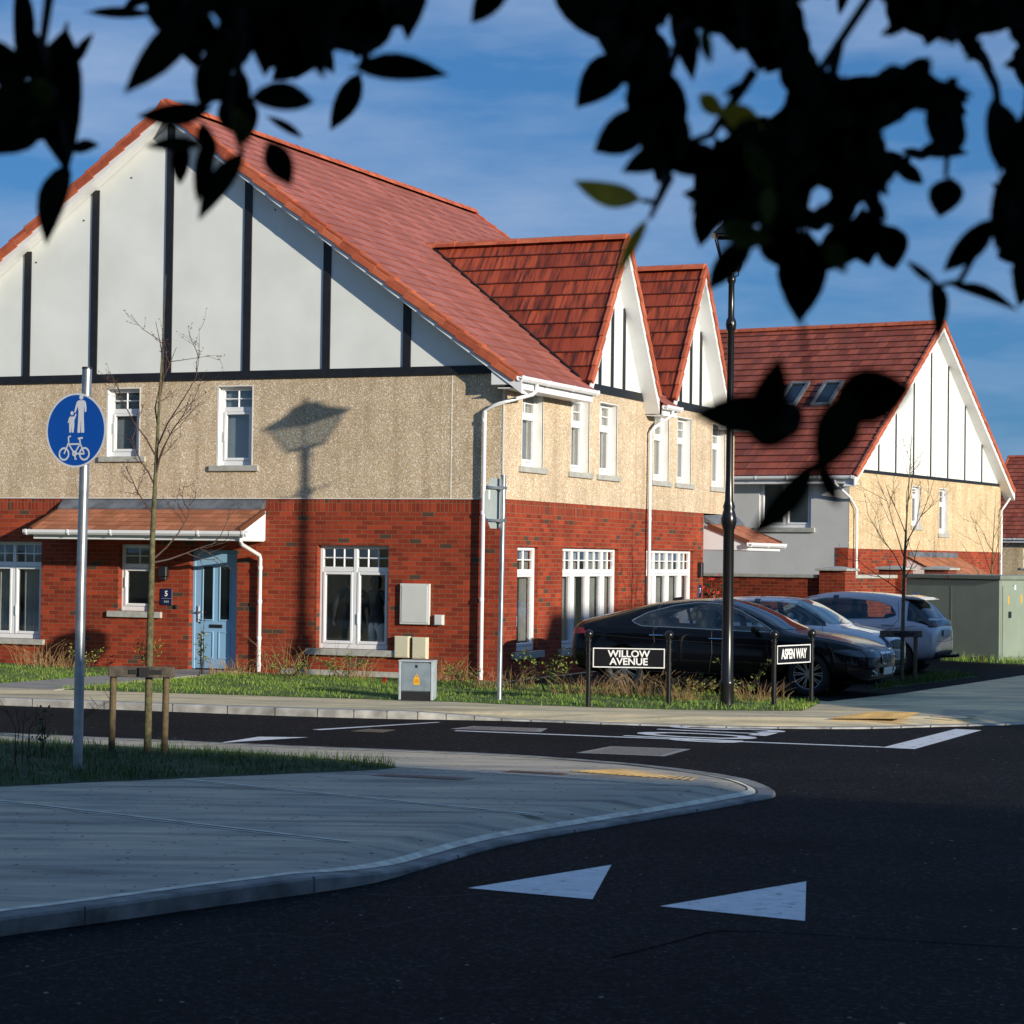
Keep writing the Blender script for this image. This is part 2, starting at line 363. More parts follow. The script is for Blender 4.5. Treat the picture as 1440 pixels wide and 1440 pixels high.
def offset_in(poly, d):
    n = len(poly); out = []
    area = sum(poly[i][0]*poly[(i+1) % n][1]-poly[(i+1) % n][0]*poly[i][1] for i in range(n))
    sgn = 1 if area > 0 else -1
    for i in range(n):
        p0, p1, p2 = Vector(poly[i-1]), Vector(poly[i]), Vector(poly[(i+1) % n])
        a = (p1-p0).normalized(); b2 = (p2-p1).normalized()
        n1 = Vector((-a.y, a.x))*sgn; n2 = Vector((-b2.y, b2.x))*sgn
        m = (n1+n2); m = m.normalized(); k = d/max(.35, m.dot(n1)); out.append(tuple(p1+m*k))
    return out
def smooth_line(pts, n=6):                       # Catmull-Rom through points
    out = []
    for i in range(len(pts)-1):
        p0 = Vector(pts[max(i-1, 0)]); p1 = Vector(pts[i]); p2 = Vector(pts[i+1]); p3 = Vector(pts[min(i+2, len(pts)-1)])
        for k in range(n):
            t = k/n; t2 = t*t; t3 = t2*t
            out.append(tuple(.5*((2*p1)+(-p0+p2)*t+(2*p0-5*p1+4*p2-p3)*t2+(-p0+3*p1-3*p2+p3)*t3)))
    out.append(tuple(pts[-1])); return out
def kerbed(name, kerbname, kerb, back, drop, mat):
    """A pavement slab: 'kerb' is its road edge (x, y), 'back' closes it; drop(x, y) lowers the kerb line."""
    W = .16
    n = len(kerb); inner = []
    for i in range(n):
        a = Vector(kerb[max(i-1, 0)]); c = Vector(kerb[min(i+1, n-1)]); d = (c-a).normalized()
        inner.append(tuple(Vector(kerb[i])+Vector((d.y, -d.x))*W*kerbed.side))
    k = MB(); s = MB()
    for i in range(n-1):
        z0, z1 = drop(*kerb[i]), drop(*kerb[i+1])
        o0, o1, i0, i1 = kerb[i], kerb[i+1], inner[i], inner[i+1]
        k.face([(*o0, -.15), (*o1, -.15), (*o1, z1-.012), (*o0, z0-.012)])
        c0 = tuple(Vector(o0).lerp(Vector(i0), .1)); c1 = tuple(Vector(o1).lerp(Vector(i1), .1))
        k.face([(*o0, z0-.012), (*o1, z1-.012), (*c1, z1+.003), (*c0, z0+.003)])
        k.face([(*c0, z0+.003), (*c1, z1+.003), (*i1, z1+.003), (*i0, z0+.003)])
        k.face([(*i0, z0+.003), (*i1, z1+.003), (*i1, z1-.02), (*i0, z0-.02)])
        j0 = Vector(i0)+(Vector(i0)-Vector(o0)).normalized()*.022; j1 = Vector(i1)+(Vector(i1)-Vector(o1)).normalized()*.022
        k.face([(*i0, z0+.002), (*i1, z1+.002), (*j1, z1+.004), (*j0, z0+.004)], 1)
        if kerbname == 'near_kerb':
            e0 = Vector(j0)+(Vector(i0)-Vector(o0)).normalized()*.07; e1 = Vector(j1)+(Vector(i1)-Vector(o1)).normalized()*.07
            k.face([(*j0, z0+.004), (*j1, z1+.004), (*e1, z1*.7+.006), (*e0, z0*.7+.006)], 2)
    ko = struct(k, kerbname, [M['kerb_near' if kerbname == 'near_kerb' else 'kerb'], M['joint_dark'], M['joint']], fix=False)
    # slab: ring from inner edge (at kerb height) to a line 1.1 m in at z=0, then the cap
    ring2 = []
    for i in range(n):
        a = Vector(kerb[max(i-1, 0)]); c = Vector(kerb[min(i+1, n-1)]); d = (c-a).normalized()
        ring2.append(tuple(Vector(inner[i])+Vector((d.y, -d.x))*kerbed.ramp*kerbed.side))
    for i in range(n-1):
        s.face([(*inner[i], drop(*kerb[i])), (*inner[i+1], drop(*kerb[i+1])), (*ring2[i+1], drop(*kerb[i+1])*.0), (*ring2[i], 0)])
    s.face([(*p, 0) for p in ring2]+[(*p, 0) for p in back])
    return struct(s, name, mat, fix=True)

# near corner (the island with the round blue sign)
isl = [(-8.4,5.0),(-8.05,7.8),(-7.75,9.4),(-7.56,10.36),(-7.37,10.9),(-7.07,11.83),(-6.80,12.6),(-6.66,13.2),(-6.66,14.0),(-6.66,15.4),(-6.38,16.9),(-6.12,18.16),(-5.95,19.1),(-5.90,19.7),(-6.15,20.15),(-6.79,20.75),(-7.48,21.15),(-8.2,21.4),(-9.3,21.4),(-11.77,21.1),(-13.43,20.98),(-15.1,20.85),(-17.5,20.75),(-21,20.6),(-26,20.5),(-34,20.3),(-45,20.1)]
isl = smooth_line(isl, 5)
def drop_isl(x, y):
    t = 0
    if y > 12.6 and x > -9.4:
        t = min(1, (y-12.6)/1.3) if y < 19.7 else max(0, min(1, (x+9.4)/1.2))
    return -.078*t if y < 19.7 else -.078*t*max(.3, 1-(y-19.7)/.9)
kerbed.side = -1; kerbed.ramp = .38
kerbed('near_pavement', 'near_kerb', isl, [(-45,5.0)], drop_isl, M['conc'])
# far corner, along the house and round into the side road
far = [(-45,23.9),(-36,24.6),(-28,25.1),(-23,25.42),(-20.5,25.58),(-18.8,25.7),(-16.2,25.95),(-14.4,26.14),(-13.2,26.4),(-12.3,26.75),(-11.4,27.0),(-10.2,27.12),(-8.86,27.4),(-7.4,28.15),(-6.61,29.05),(-5.65,30.2),(-5.2,31.5),(-4.95,33),(-4.75,36),(-4.6,41),(-4.45,48),(-4.38,60),(-4.3,80)]
far = smooth_line(far, 5)
def drop_far(x, y): return -.085*max(0, min(1, (x+12.9)/1.3))
kerbed.side = -1; kerbed.ramp = .45
kerbed('far_pavement', 'far_kerb', far, [(-45,80)], drop_far, M['conc_far'])
# right hand side of the side road
kerbed.side = -1; kerbed.ramp = .4
kerbed('right_pavement', 'right_kerb', [(6.5,90),(6.5,30),(6.5,-15)], [(14,-15),(14,90)], lambda x, y: 0.0, M['conc'])

# drive of the parked cars, footpath to the door
g = MB(); g.prism([(-14.6,33.2),(-8.75,31.9),(-8.3,34.6),(-7.7,42),(-7.6,46.0),(-12,48.6),(-16,48.6),(-14.6,46.6)], -.02, .006); struct(g, 'driveway', M['asphalt'])
g = MB(); g.prism([(-20.75,27.4),(-19.2,27.5),(-19.75,33.7),(-20.78,33.7)], -.02, .016); struct(g, 'door_path', M['paver'])
# joints cast into the near pavement and the far one
def strip(mb, a, b2, w, z, mi=0):
    a = Vector(a); b2 = Vector(b2); d = (b2-a).normalized(); q = Vector((-d.y, d.x))*w/2
    mb.face([(*(a-q), z), (*(b2-q), z), (*(b2+q), z), (*(a+q), z)], mi)
g = MB()
for a, b2 in ((gr(-60,1120),gr(490,1185)), (gr(250,1096),gr(760,1147)), (gr(555,1078),gr(940,1104))):
    a = a.xy; b2 = b2.xy; d = (b2-a).normalized(); q = Vector((-d.y, d.x))
    strip(g, a+q*.045, b2+q*.045, .05, .004); strip(g, a, b2, .018, .0035, 1); strip(g, a-q*.04, b2-q*.04, .035, .004)
for xx in (-8.7, -8.55): strip(g, (xx-.2,28.1), (xx+.15,29.3), .035, .004)
struct(g, 'pavement_joint', [M['joint'], M['joint_dark']])
# joints of the kerb stones
g = MB()
for i in range(2, len(far)-1, 1):
    p = Vector(far[i])
    if -24 < p.x < -4.8 and i % 2 == 0:
        zk = drop_far(*p); g.bar((p.x, p.y-.003, -.06+zk/2), (p.x+.02, p.y+.16, -.06+zk/2), .010, .126+zk)
struct(g, 'kerb_joint', M['joint_dark'])

g = MB()
acc = 0
for i in range(1, len(isl)):
    p0, p1 = Vector(isl[i-1]), Vector(isl[i]); acc += (p1-p0).length
    if acc > 1.7 and p1.x > -13:
        acc = 0; d = (p1-p0).normalized(); q = Vector((-d.y, d.x)); zk = drop_isl(*p1)
        g.bar((*(p1-q*.003), -.06+zk/2), (*(p1+q*.155), -.06+zk/2), .006, .124+zk)
struct(g, 'kerb_joint', M['joint_dark'])
# painted markings (each its own sheet, 4 mm above the road)
def sheet(name, pts, mat=None, z=ROADZ+.004):
    g = MB(); g.face([(p[0], p[1], z) for p in pts]); return struct(g, name, mat or M['road_paint'])
sheet('ramp_marking', [(-6.02,13.24),(-5.13,13.18),(-5.59,14.72)])
sheet('ramp_marking', [(-4.66,13.12),(-3.70,13.0),(-4.15,14.60)])
sheet('ramp_marking', [(-13.1,21.95),(-12.62,23.2),(-13.15,22.95)])
sheet('stop_line', [(-6.36,25.50),(-5.98,25.50),(-5.90,28.85),(-6.24,28.85)])
sheet('centre_line', [(-11.58,25.00),(-6.37,25.5),(-6.36,25.62),(-11.6,25.11)])
sheet('edge_line', [(-13.15,24.25),(-12.38,26.22),(-12.32,26.18),(-13.02,24.22)])
# STOP painted for drivers coming from the left: letters stretched along the lane
Ms = Matrix.Translation((-8.87,26.25,ROADZ+.005)) @ Matrix.Rotation(R(-90), 4, 'Z') @ Matrix.Diagonal((.70,1.62,1,1))
o = text_obj('STOP', 1.32, M['road_paint'], None, Ms, bold=.012, ext=.0005, name='stop_lettering', spacing=1.06); tag(o, kind='structure')
g = MB()
def seam(pts, w_, mi):
    q = smooth_line([tuple(gr(x, y, ROADZ).xy) for x, y in pts], 4)
    for i in range(len(q)-1): strip(g, q[i], q[i+1], w_*random.uniform(.5, 1.3), ROADZ+.003, mi)
seam([(-40,1384),(60,1362),(150,1341),(240,1330),(330,1317),(380,1313),(430,1319),(480,1313),(600,1290),(720,1264)], .009, 0)
seam([(860,1347),(930,1330),(1000,1311),(1020,1310)], .012, 1); seam([(1010,1310),(1100,1312),(1250,1322),(1450,1334)], .012, 1)
seam([(520,1258),(600,1262),(690,1256)], .012, 0)
struct(g, 'road_seam', [plain('dusty seam', (.045,.044,.041), .9, .4, 20), plain('tar seam', (.003,.003,.0035), .95, .3, 12, spec=0)])
# tactile paving: studded sheets
def tactile(name, quad, z, nx, ny, dz=None):
    m = M.get('tactile') or plain('buff tactile paving', (.50,.33,.12), .75, .2, 5); M['tactile'] = m
    a, b2, c, d = [Vector((*p, z+(dz[i] if dz else 0))) for i, p in enumerate(quad)]; g = MB(); g.face([a, b2, c, d])
    for i in range(nx):
        for j in range(ny):
            u, v = (i+.5)/nx, (j+.5)/ny; p = (a.lerp(b2, u)).lerp(d.lerp(c, u), v)
            g.lathe([(.016, 0), (.011, .006)], p, 6)
    return struct(g, name, m)
tactile('tactile_paving', [(-8.02,19.93),(-7.66,20.62),(-6.78,20.16),(-6.70,19.75)], .0065, 24, 16, (0,-.012,-.016,-.004))
tactile('tactile_paving', [(-7.80,28.42),(-6.95,28.95),(-7.0,30.1),(-7.6,29.85)], .012, 18, 24, (-.012,-.012,0,0))
g = MB()
for k in range(9):
    y = 29.5+.2*k; strip(g, (-6.7-.02*k, y), (-6.25-.0*k, y+.12), .07, .004)
struct(g, 'corduroy_paving', M['joint'])
# ================================================================== house builder helpers
def grid_wall(mb, P, u0, u1, v0, v1, holes, rev, mi=0, mrev=None):
    """Flat wall in (u, v); P(u, v, depth) gives the point; holes get reveals 'rev' deep."""
    us = sorted({u0, u1, *[h[k] for h in holes for k in (0, 1) if u0 < h[k] < u1]})
    vs = sorted({v0, v1, *[h[k] for h in holes for k in (2, 3) if v0 < h[k] < v1]})
    for i in range(len(us)-1):
        for j in range(len(vs)-1):
            cu, cv = (us[i]+us[i+1])/2, (vs[j]+vs[j+1])/2
            if any(h[0] < cu < h[1] and h[2] < cv < h[3] for h in holes): continue
            mb.face([P(us[i], vs[j], 0), P(us[i+1], vs[j], 0), P(us[i+1], vs[j+1], 0), P(us[i], vs[j+1], 0)], mi)
    mr = mi if mrev is None else mrev
    for a, b, c, d in holes:
        c2, d2 = max(c, v0), min(d, v1)
        if c2 >= d2: continue
        mb.face([P(a, c2, 0), P(a, d2, 0), P(a, d2, rev), P(a, c2, rev)], mr)
        mb.face([P(b, c2, 0), P(b, d2, 0), P(b, d2, rev), P(b, c2, rev)], mr)
        if d <= v1: mb.face([P(a, d, 0), P(b, d, 0), P(b, d, rev), P(a, d, rev)], mr)
        if c >= v0: mb.face([P(a, c, 0), P(b, c, 0), P(b, c, rev), P(a, c, rev)], mr)

def window(parent, P, u0, u1, v0, v1, rec, lights, transom, bars, sill=(.1, .10, .12), back='room', glass='glass', leaves=True, label=None, handle=True, reveal=False):
    """Casement: lights = u fractions of the mullions, transom height (v) or None, bars = (nx, ny) in each top light."""
    F = .062; f = MB(); pane = MB()
    B = lambda a, b, c, d, w0, w1, mb=f: mb.box(a, b, c, d, w0, w1, P=P)
    B(u0, u0+F, v0, v1, rec, rec+.07); B(u1-F, u1, v0, v1, rec, rec+.07)
    B(u0+F, u1-F, v0, v0+F+.02, rec+.001, rec+.07); B(u0+F, u1-F, v1-F, v1, rec+.001, rec+.07)
    cuts = [u0+(u1-u0)*t for t in lights]; edges = [u0+F]+cuts+[u1-F]
    for c in cuts: B(c-.036, c+.036, v0+F+.02, v1-F, rec-.003, rec+.068)
    if transom: B(u0+F, u1-F, transom-.04, transom+.04, rec+.002, rec+.072)
    for k in range(len(edges)-1):
        a = edges[k]+(.036 if k > 0 else 0); b = edges[k+1]-(.036 if k < len(edges)-2 else 0)
        top = transom-.04 if transom else v1-F
        if leaves:                                    # opening leaf inside the frame
            B(a+.004, a+.05, v0+F+.024, top-.004, rec-.012, rec+.05); B(b-.05, b-.004, v0+F+.024, top-.004, rec-.012, rec+.05)
            B(a+.05, b-.05, v0+F+.024, v0+F+.074, rec-.011, rec+.05); B(a+.05, b-.05, top-.05, top-.004, rec-.011, rec+.05)
        if transom and bars:
            for i in range(1, bars[0]):
                x = a+(b-a)*i/bars[0]; B(x-.011, x+.011, transom+.04, v1-F, rec+.012, rec+.05)
            for j in range(1, bars[1]):
                y = transom+.04+(v1-F-transom-.04)*j/bars[1]; B(a, b, y-.011, y+.011, rec+.014, rec+.048)
    o = f.build('window', M['upvc'], parent, bevel=.006, label=label)
    B(u0+F*.6, u1-F*.6, v0+F*.6, v1-F*.6, rec+.032, rec+.036, pane); pane.build('glass_pane', M[glass], o)
    if reveal:
        w = MB(); T = .02; d = rec+.01
        for q in ([(u0,v0),(u0,v1)], [(u1,v0),(u1,v1)], [(u0,v1),(u1,v1)]):
            (p0, q0), (p1, q1) = q; w.face([P(p0, q0, -.013), P(p1, q1, -.013), P(p1, q1, d), P(p0, q0, d)])
        w.box(u0-T, u0, v0, v1, -.016, .0, P=P); w.box(u1, u1+T, v0, v1, -.016, .0, P=P); w.box(u0-T, u1+T, v1+.0005, v1+T, -.0155, 0, P=P)
        w.build('reveal', M['reveal'], o)
    if handle and leaves:
        h = MB(); a = edges[-1]-.03 if len(edges) > 2 else edges[0]+.03
        a = edges[-2]+.065 if len(edges) > 2 else edges[0]+.03
        h.box(a-.012, a+.012, v0+.42, v0+.6, rec-.03, rec-.012, P=P); h.build('handle', M['upvc'], o, bevel=.004)
    if sill:
        s = MB(); s.box(u0-sill[0], u1+sill[0], v0-sill[1], v0-.002, -.06, rec-.001 if rec > .02 else .02, P=P); s.build('sill', M['sill'], o, bevel=.006)
    if back == 'sheer':
        c = MB(); n = 90
        pts = [(u0+.01+(u1-u0-.02)*i/n, rec+.13+.02*math.sin(i*1.1)) for i in range(n+1)]
        for i in range(n): c.face([P(pts[i][0], v0, pts[i][1]), P(pts[i+1][0], v0, pts[i+1][1]), P(pts[i+1][0], v1, pts[i+1][1]), P(pts[i][0], v1, pts[i][1])])
        c.build('net_curtain', M['curtain'], o, smooth=True)
    elif back == 'curtain':
        c = MB(); n = 40; ww = u1-u0
        for s0, s1 in ((u0+.01, u0+ww*.40), (u1-ww*.40, u1-.01)):
            pts = [(s0+(s1-s0)*i/n, rec+.13+.025*math.sin(i*1.35)) for i in range(n+1)]
            for i in range(n): c.face([P(pts[i][0], v0, pts[i][1]), P(pts[i+1][0], v0, pts[i+1][1]), P(pts[i+1][0], v1, pts[i+1][1]), P(pts[i][0], v1, pts[i][1])])
        c.build('curtain', M['curtain'], o, smooth=True)
    elif back == 'blind':
        c = MB(); c.box(u0+.01, u1-.01, v0, v1, rec+.10, rec+.105, P=P); c.build('blind', M['frost'], o)
    return o

def slope(mb, A, B, up, g=.33, t=.03, u_off=0.0, mi=0, uvg=.33):
    """Tile courses: A->B is the eaves line, up the full vector to the ridge line."""
    A = Vector(A); B = Vector(B); up = Vector(up); n = max(1, round(up.length/g)); nrm = (B-A).cross(up).normalized()
    if nrm.z < 0: nrm = -nrm
    L = (B-A).length; gg = uvg
    for k in range(n):
        a0, a1 = up*(k/n), up*((k+1)/n)
        p = [A+a0+nrm*t, B+a0+nrm*t, B+a1+nrm*.004, A+a1+nrm*.004]
        v0 = k*gg+.01; v1 = (k+1)*gg-.01
        mb.face(p, mi, [(u_off, v0), (u_off+L, v0), (u_off+L, v1), (u_off, v1)])
        lo = A+a0+nrm*(-.012 if k == 0 else .0); lb = B+a0+nrm*(-.012 if k == 0 else .0)
        mb.face([lo, lb, p[1], p[0]], mi, [(u_off, v0), (u_off+L, v0), (u_off+L, v0+.02), (u_off, v0+.02)])
    mb.face([A-nrm*.03, B-nrm*.03, B+up-nrm*.03, A+up-nrm*.03], mi, [(0, .1), (L, .1), (L, .2), (0, .2)])

def ridge_tiles(parent, a, b, L=.42, r=.115):
    mb = MB(); a = Vector(a); b = Vector(b); n = max(1, round((b-a).length/L)); d = (b-a).normalized(); sd = d.cross(Vector((0,0,1))).normalized()
    for k in range(n):
        p = a.lerp(b, k/n); q = a.lerp(b, (k+1)/n-.0); rr = r*random.uniform(.97, 1.05)
        ring0 = []; ring1 = []
        for j in range(7):
            t = PI*(j/6)*1.0; off = sd*math.cos(t)*rr*1.15+Vector((0,0,1))*(math.sin(t)*rr-.05)
            ring0.append(p+off*1.05); ring1.append(q+off*.97)
        for j in range(6): mb.face([ring0[j], ring0[j+1], ring1[j+1], ring1[j]])
        mb.face(ring0); mb.face(ring1)
    return mb.build('ridge_tiles', M['verge'], parent)

def rake(parent, foot, apex, out, wall_gap, barge_h=.17, tiles=.34, soffit=True, name='verge', vw=.055, vh=.09):
    """Verge tiles, bargeboard and soffit along a gable edge; 'out' points away from the wall."""
    foot = Vector(foot); apex = Vector(apex); out = Vector(out).normalized(); d = (apex-foot); L = d.length; dn = d.normalized()
    up = out.cross(dn); up = up if up.z > 0 else -up
    mb = MB(); n = round(L/tiles)
    for k in range(n):
        a = foot+d*(k/n); b = foot+d*((k+1)/n+.012)
        j = random.uniform(-.004, .004)
        for (w0, w1, h0, h1) in ((-vw, .035, -.02, .035), (.0, .036, -vh, -.02)):
            P = lambda s, w, h: (a.lerp(b, s)+out*(w+j)+up*(h+.032*(1-s)))
            mb.box(0, 1, w0, w1, h0, h1, P=P)
    v = mb.build(name+'_tiles', M['verge'], parent, bevel=.012, seg=2)
    bb = MB(); P = lambda s, w, h: foot.lerp(apex, s)+out*w+Vector((0,0,h))
    c = 1/max(.3, (dn.x**2+dn.y**2)**.5)
    bb.box(-.01, 1.0, -.03, -.004, -.03-barge_h*c, -.03*c, P=P)
    if soffit: bb.box(-.01, 1.0, -wall_gap, -.031, -.03-barge_h*c, -.012-barge_h*c, P=P)
    bb.build('bargeboard', M['upvc'], parent)
    return v

def gutter(parent, a, b, name='gutter', down=True):
    a = Vector(a); b = Vector(b); d = (b-a).normalized(); sd = d.cross(Vector((0,0,1))).normalized(); mb = MB()
    prof = [(-.055,.03),(-.055,-.02),(-.03,-.055),(.03,-.055),(.055,-.02),(.055,.03),(.045,.03),(.045,-.015),(.025,-.042),(-.025,-.042),(-.045,-.015),(-.045,.03)]
    P = lambda x, y, s: a.lerp(b, s)+sd*x+Vector((0,0,y))
    mb.prism(prof, 0, 1, P=P)
    L = (b-a).length; n = max(2, int(L/.9)+1)
    for k in range(n):
        s = (.06+k*(L-.12)/(n-1))/L; e = .018/L
        mb.prism([(-.064,.036),(-.064,-.024),(-.034,-.064),(.034,-.064),(.064,-.024),(.064,.036),(.05,.036),(.05,.0),(-.05,.0),(-.05,.036)], s-e, s+e, P=P)
    return mb.build(name, M['upvc'], parent)
def downpipe(parent, pts, r=.034):
    mb = MB()
    mb.tube(pts, r, 10)
    zs = [p[2] for p in pts[-2:]]; x, y, _ = pts[-1]; top = pts[-2][2]
    for z in (top-.15, (top+pts[-1][2])*.62, (top+pts[-1][2])*.3, pts[-1][2]+.12):
        mb.lathe([(r+.006, z-.03), (r+.008, z+.03)], (x, y, 0), 10)
    return mb.build('downpipe', M['upvc'], parent, smooth=True)

# ================================================================== the corner house
HX, HY = -14.8, 33.72
house = thing('corner_house', (HX, HY, 0), 'large near corner house of brick and pebble dash with three black and white gables', 'house')
PF = lambda u, v, w=0: (u-HX, w, v)          # gable front: u = world x, v = height
PR = lambda u, v, w=0: (-w, u-HY, v)         # side front: u = world y
XL = -27.9
ground_L = [(-25.2,-23.86,.45,2.21), (-22.22,-21.50,1.0,2.18), (-20.75,-19.80,0,2.10), (-18.23,-16.87,.45,2.21)]
upper_L = [(-22.5,-21.83,3.74,4.94), (-20.22,-19.54,3.57,4.94)]
ground_R = [(34.38,35.28,.46,2.22), (36.38,39.14,.44,2.22), (40.66,43.48,.44,2.22)]
upper_R = [(34.48,35.38,3.57,4.88), (36.68,37.54,3.57,4.88), (38.07,38.95,3.57,4.88), (40.97,41.84,3.57,4.88), (42.35,43.2,3.57,4.88), (44.56,45.42,3.57,4.88)]
YB = 44.08; YE = 46.07
w = MB()
grid_wall(w, PF, XL, HX, 0, 2.78, ground_L, .11)
grid_wall(w, PR, HY, YB, 0, 2.78, ground_R, .09)
w.face([PR(YB,0), PR(YB,3.0), PR(YB,3.0,1.3), PR(YB,0,1.3)])
w.face([PR(YB,0,1.3), PR(YB,3.0,1.3), PR(YE,3.0,1.3), PR(YE,0,1.3)])
w.face([PF(XL,0), PF(XL,5.1), PF(XL,5.1,12.35), PF(XL,0,12.35)])
w.face([PF(XL,0,12.35), PF(HX-1.3,0,12.35), PF(HX-1.3,5.1,12.35), PF(XL,5.1,12.35)])
w.build('brick_wall', M['brick'], house)
w = MB(); grid_wall(w, PF, XL, HX, 2.78, 3.0, [], 0); grid_wall(w, PR, HY, YB, 2.78, 3.0, [], 0); w.build('soldier_course', M['soldier'], house)
w = MB()                                      # pebble dash stands 12 mm proud of the brick, over a drip bead
PFd = lambda u, v, d=0: PF(u, v, d-.012); PRd = lambda u, v, d=0: PR(u, v, d-.012)
grid_wall(w, PFd, XL, HX+.012, 3.0, 5.10, upper_L, .012); grid_wall(w, PRd, HY-.012, YE, 3.0, 5.10, upper_R, .012)
w.face([PFd(XL,3.0), PFd(HX+.012,3.0), PF(HX,3.0,.02), PF(XL,3.0,.02)]); w.face([PRd(HY-.012,3.0), PRd(YE,3.0), PR(YE,3.0,.02), PR(HY,3.0,.02)])
w.face([PRd(YE,3.0), PRd(YE,5.2), PR(YE,5.2,12), PR(YE,3.0,12)])
w.build('pebble_dash_wall', M['dash'], house)
w = MB()
w.box(HX-.004, HX+.018, 3.0, 4.98, -.019, -.005, P=PF); w.box(-15.74, -15.725, 3.0, 5.06, -.017, -.011, P=PF); w.box(XL, HX, 2.99, 3.004, -.02, -.003, P=PF)
w.build('corner_bead', M['reveal'], house)
w = MB(); w.box(-18.9, -16.0, -.05, .09, -.012, .02, P=PF); w.build('plinth', M['sill'], house)
# inside: dim rooms behind the glass
w = MB()
def room(P, a, b, c, e, dep):
    for q in ([(a,c,.25),(a,e,.25),(a,e,dep),(a,c,dep)], [(b,c,.25),(b,e,.25),(b,e,dep),(b,c,dep)], [(a,c,dep),(b,c,dep),(b,e,dep),(a,e,dep)], [(a,c,.25),(b,c,.25),(b,c,dep),(a,c,dep)], [(a,e,.25),(b,e,.25),(b,e,dep),(a,e,dep)]):
        w.face([P(*t) for t in q])
room(PF, -26.2, -23.0, .02, 2.5, 3.2); room(PF, -22.6, -21.2, .02, 2.5, 2.5); room(PF, -18.5, -16.6, .02, 2.5, 1.5)
room(PF, -22.8, -21.5, 3.1, 5.0, 2.0); room(PF, -20.5, -19.2, 3.1, 5.0, 2.0)
room(PR, 34.0, 35.7, .03, 2.5, .7); room(PR, 36.0, 39.6, .02, 2.5, 3.0); room(PR, 40.2, 43.9, .02, 2.5, 3.0)
for a, b in ((34.1,35.9), (36.4,39.2), (40.7,43.6), (44.2,45.8)): room(PR, a, b, 3.1, 5.0, 2.6)
w.build('room_lining', M['room'], house, fix=False)
# windows
window(house, PF, *ground_L[0], .11, (.5,), 1.80, (3,2), back='curtain')
window(house, PF, *ground_L[1], .11, (), 1.80, (2,2), sill=(.2,.11,.1), label='small window beside the blue door')
window(house, PF, *ground_L[3], .11, (.5,), 1.80, (3,2), sill=(.18,.11,.1))
for h in upper_L: window(house, PF, *h, .09, (), 4.55, (2,2), back='blind', sill=(.15,.10,.1), reveal=True)
window(house, PR, *ground_R[0], .07, (), 1.80, (2,2), sill=(.2,.12,.1), back='curtain', glass='glass_hi')
window(house, PR, *ground_R[1], .075, (.23,.5,.77), 1.80, (2,2), sill=(.12,.12,.1), back='curtain', glass='glass_hi', handle=False, label='four light garden window with a pair of glazed doors')
window(house, PR, *ground_R[2], .075, (.23,.5,.77), 1.80, (2,2), sill=(.12,.12,.1), back='sheer', glass='glass_hi', handle=False)
for h in upper_R: window(house, PR, *h, .12, (), 4.46, (2,2), back='curtain', sill=(.14,.10,.1), glass='glass_hi', handle=False, reveal=True)
# front door number five
def front_door(P, a, b, v1, dep, mat, hand_left=True):
    d = MB(); F = .055
    d.box(a, a+F, .02, v1, dep, dep+.07, P=P); d.box(b-F, b, .02, v1, dep, dep+.07, P=P); d.box(a+F, b-F, v1-F, v1, dep, dep+.07, P=P)
    d.box(a+F+.003, b-F-.003, .03, v1-F-.003, dep+.018, dep+.06, P=P)
    u0, u1 = a+F+.13, b-F-.13; m = (u0+u1)/2
    def frame(x0, x1, z0, z1, t=.028, pr=.012):
        d.box(x0, x0+t, z0, z1, dep+.018-pr, dep+.02, P=P); d.box(x1-t, x1, z0, z1, dep+.018-pr, dep+.02, P=P)
        d.box(x0+t, x1-t, z0, z0+t, dep+.018-pr, dep+.02, P=P); d.box(x0+t, x1-t, z1-t, z1, dep+.018-pr, dep+.02, P=P)
    for x0, x1 in ((u0, m-.05), (m+.05, u1)): frame(x0, x1, .86, 1.84); frame(x0, x1, .2, .68, .022)
    o = d.build('front_door', mat, house, bevel=.005)
    gp = MB()
    for x0, x1 in ((u0, m-.05), (m+.05, u1)): gp.box(x0+.028, x1-.028, .888, 1.812, dep+.012, dep+.0165, P=P)
    gp.build('door_glass', M['carglass'], o)
    hb = MB(); x = a+F+.06 if hand_left else b-F-.06
    hb.box(x-.02, x+.02, .84, 1.12, dep-.002, dep+.017, P=P); hb.box(x-.01, x+.12, 1.0, 1.025, dep-.05, dep-.03, P=P); hb.box(x-.01, x+.01, 1.0, 1.025, dep-.05, dep, P=P)
    hb.build('door_handle', M['galv'], o, bevel=.004)
    lb = MB(); lb.box(m-.13, m+.13, .74, .80, dep+.004, dep+.017, P=P); lb.build('letterbox', M['dark_plastic'], o, bevel=.004)
    return o
front_door(PF, *ground_L[2][:2], 2.10, .11, M['door_blue'])
PD = lambda u, v, w=0: PR(u, v, 1.3+w)
front_door(PD, 44.5, 45.45, 2.1, -.08, M['door_dark'])
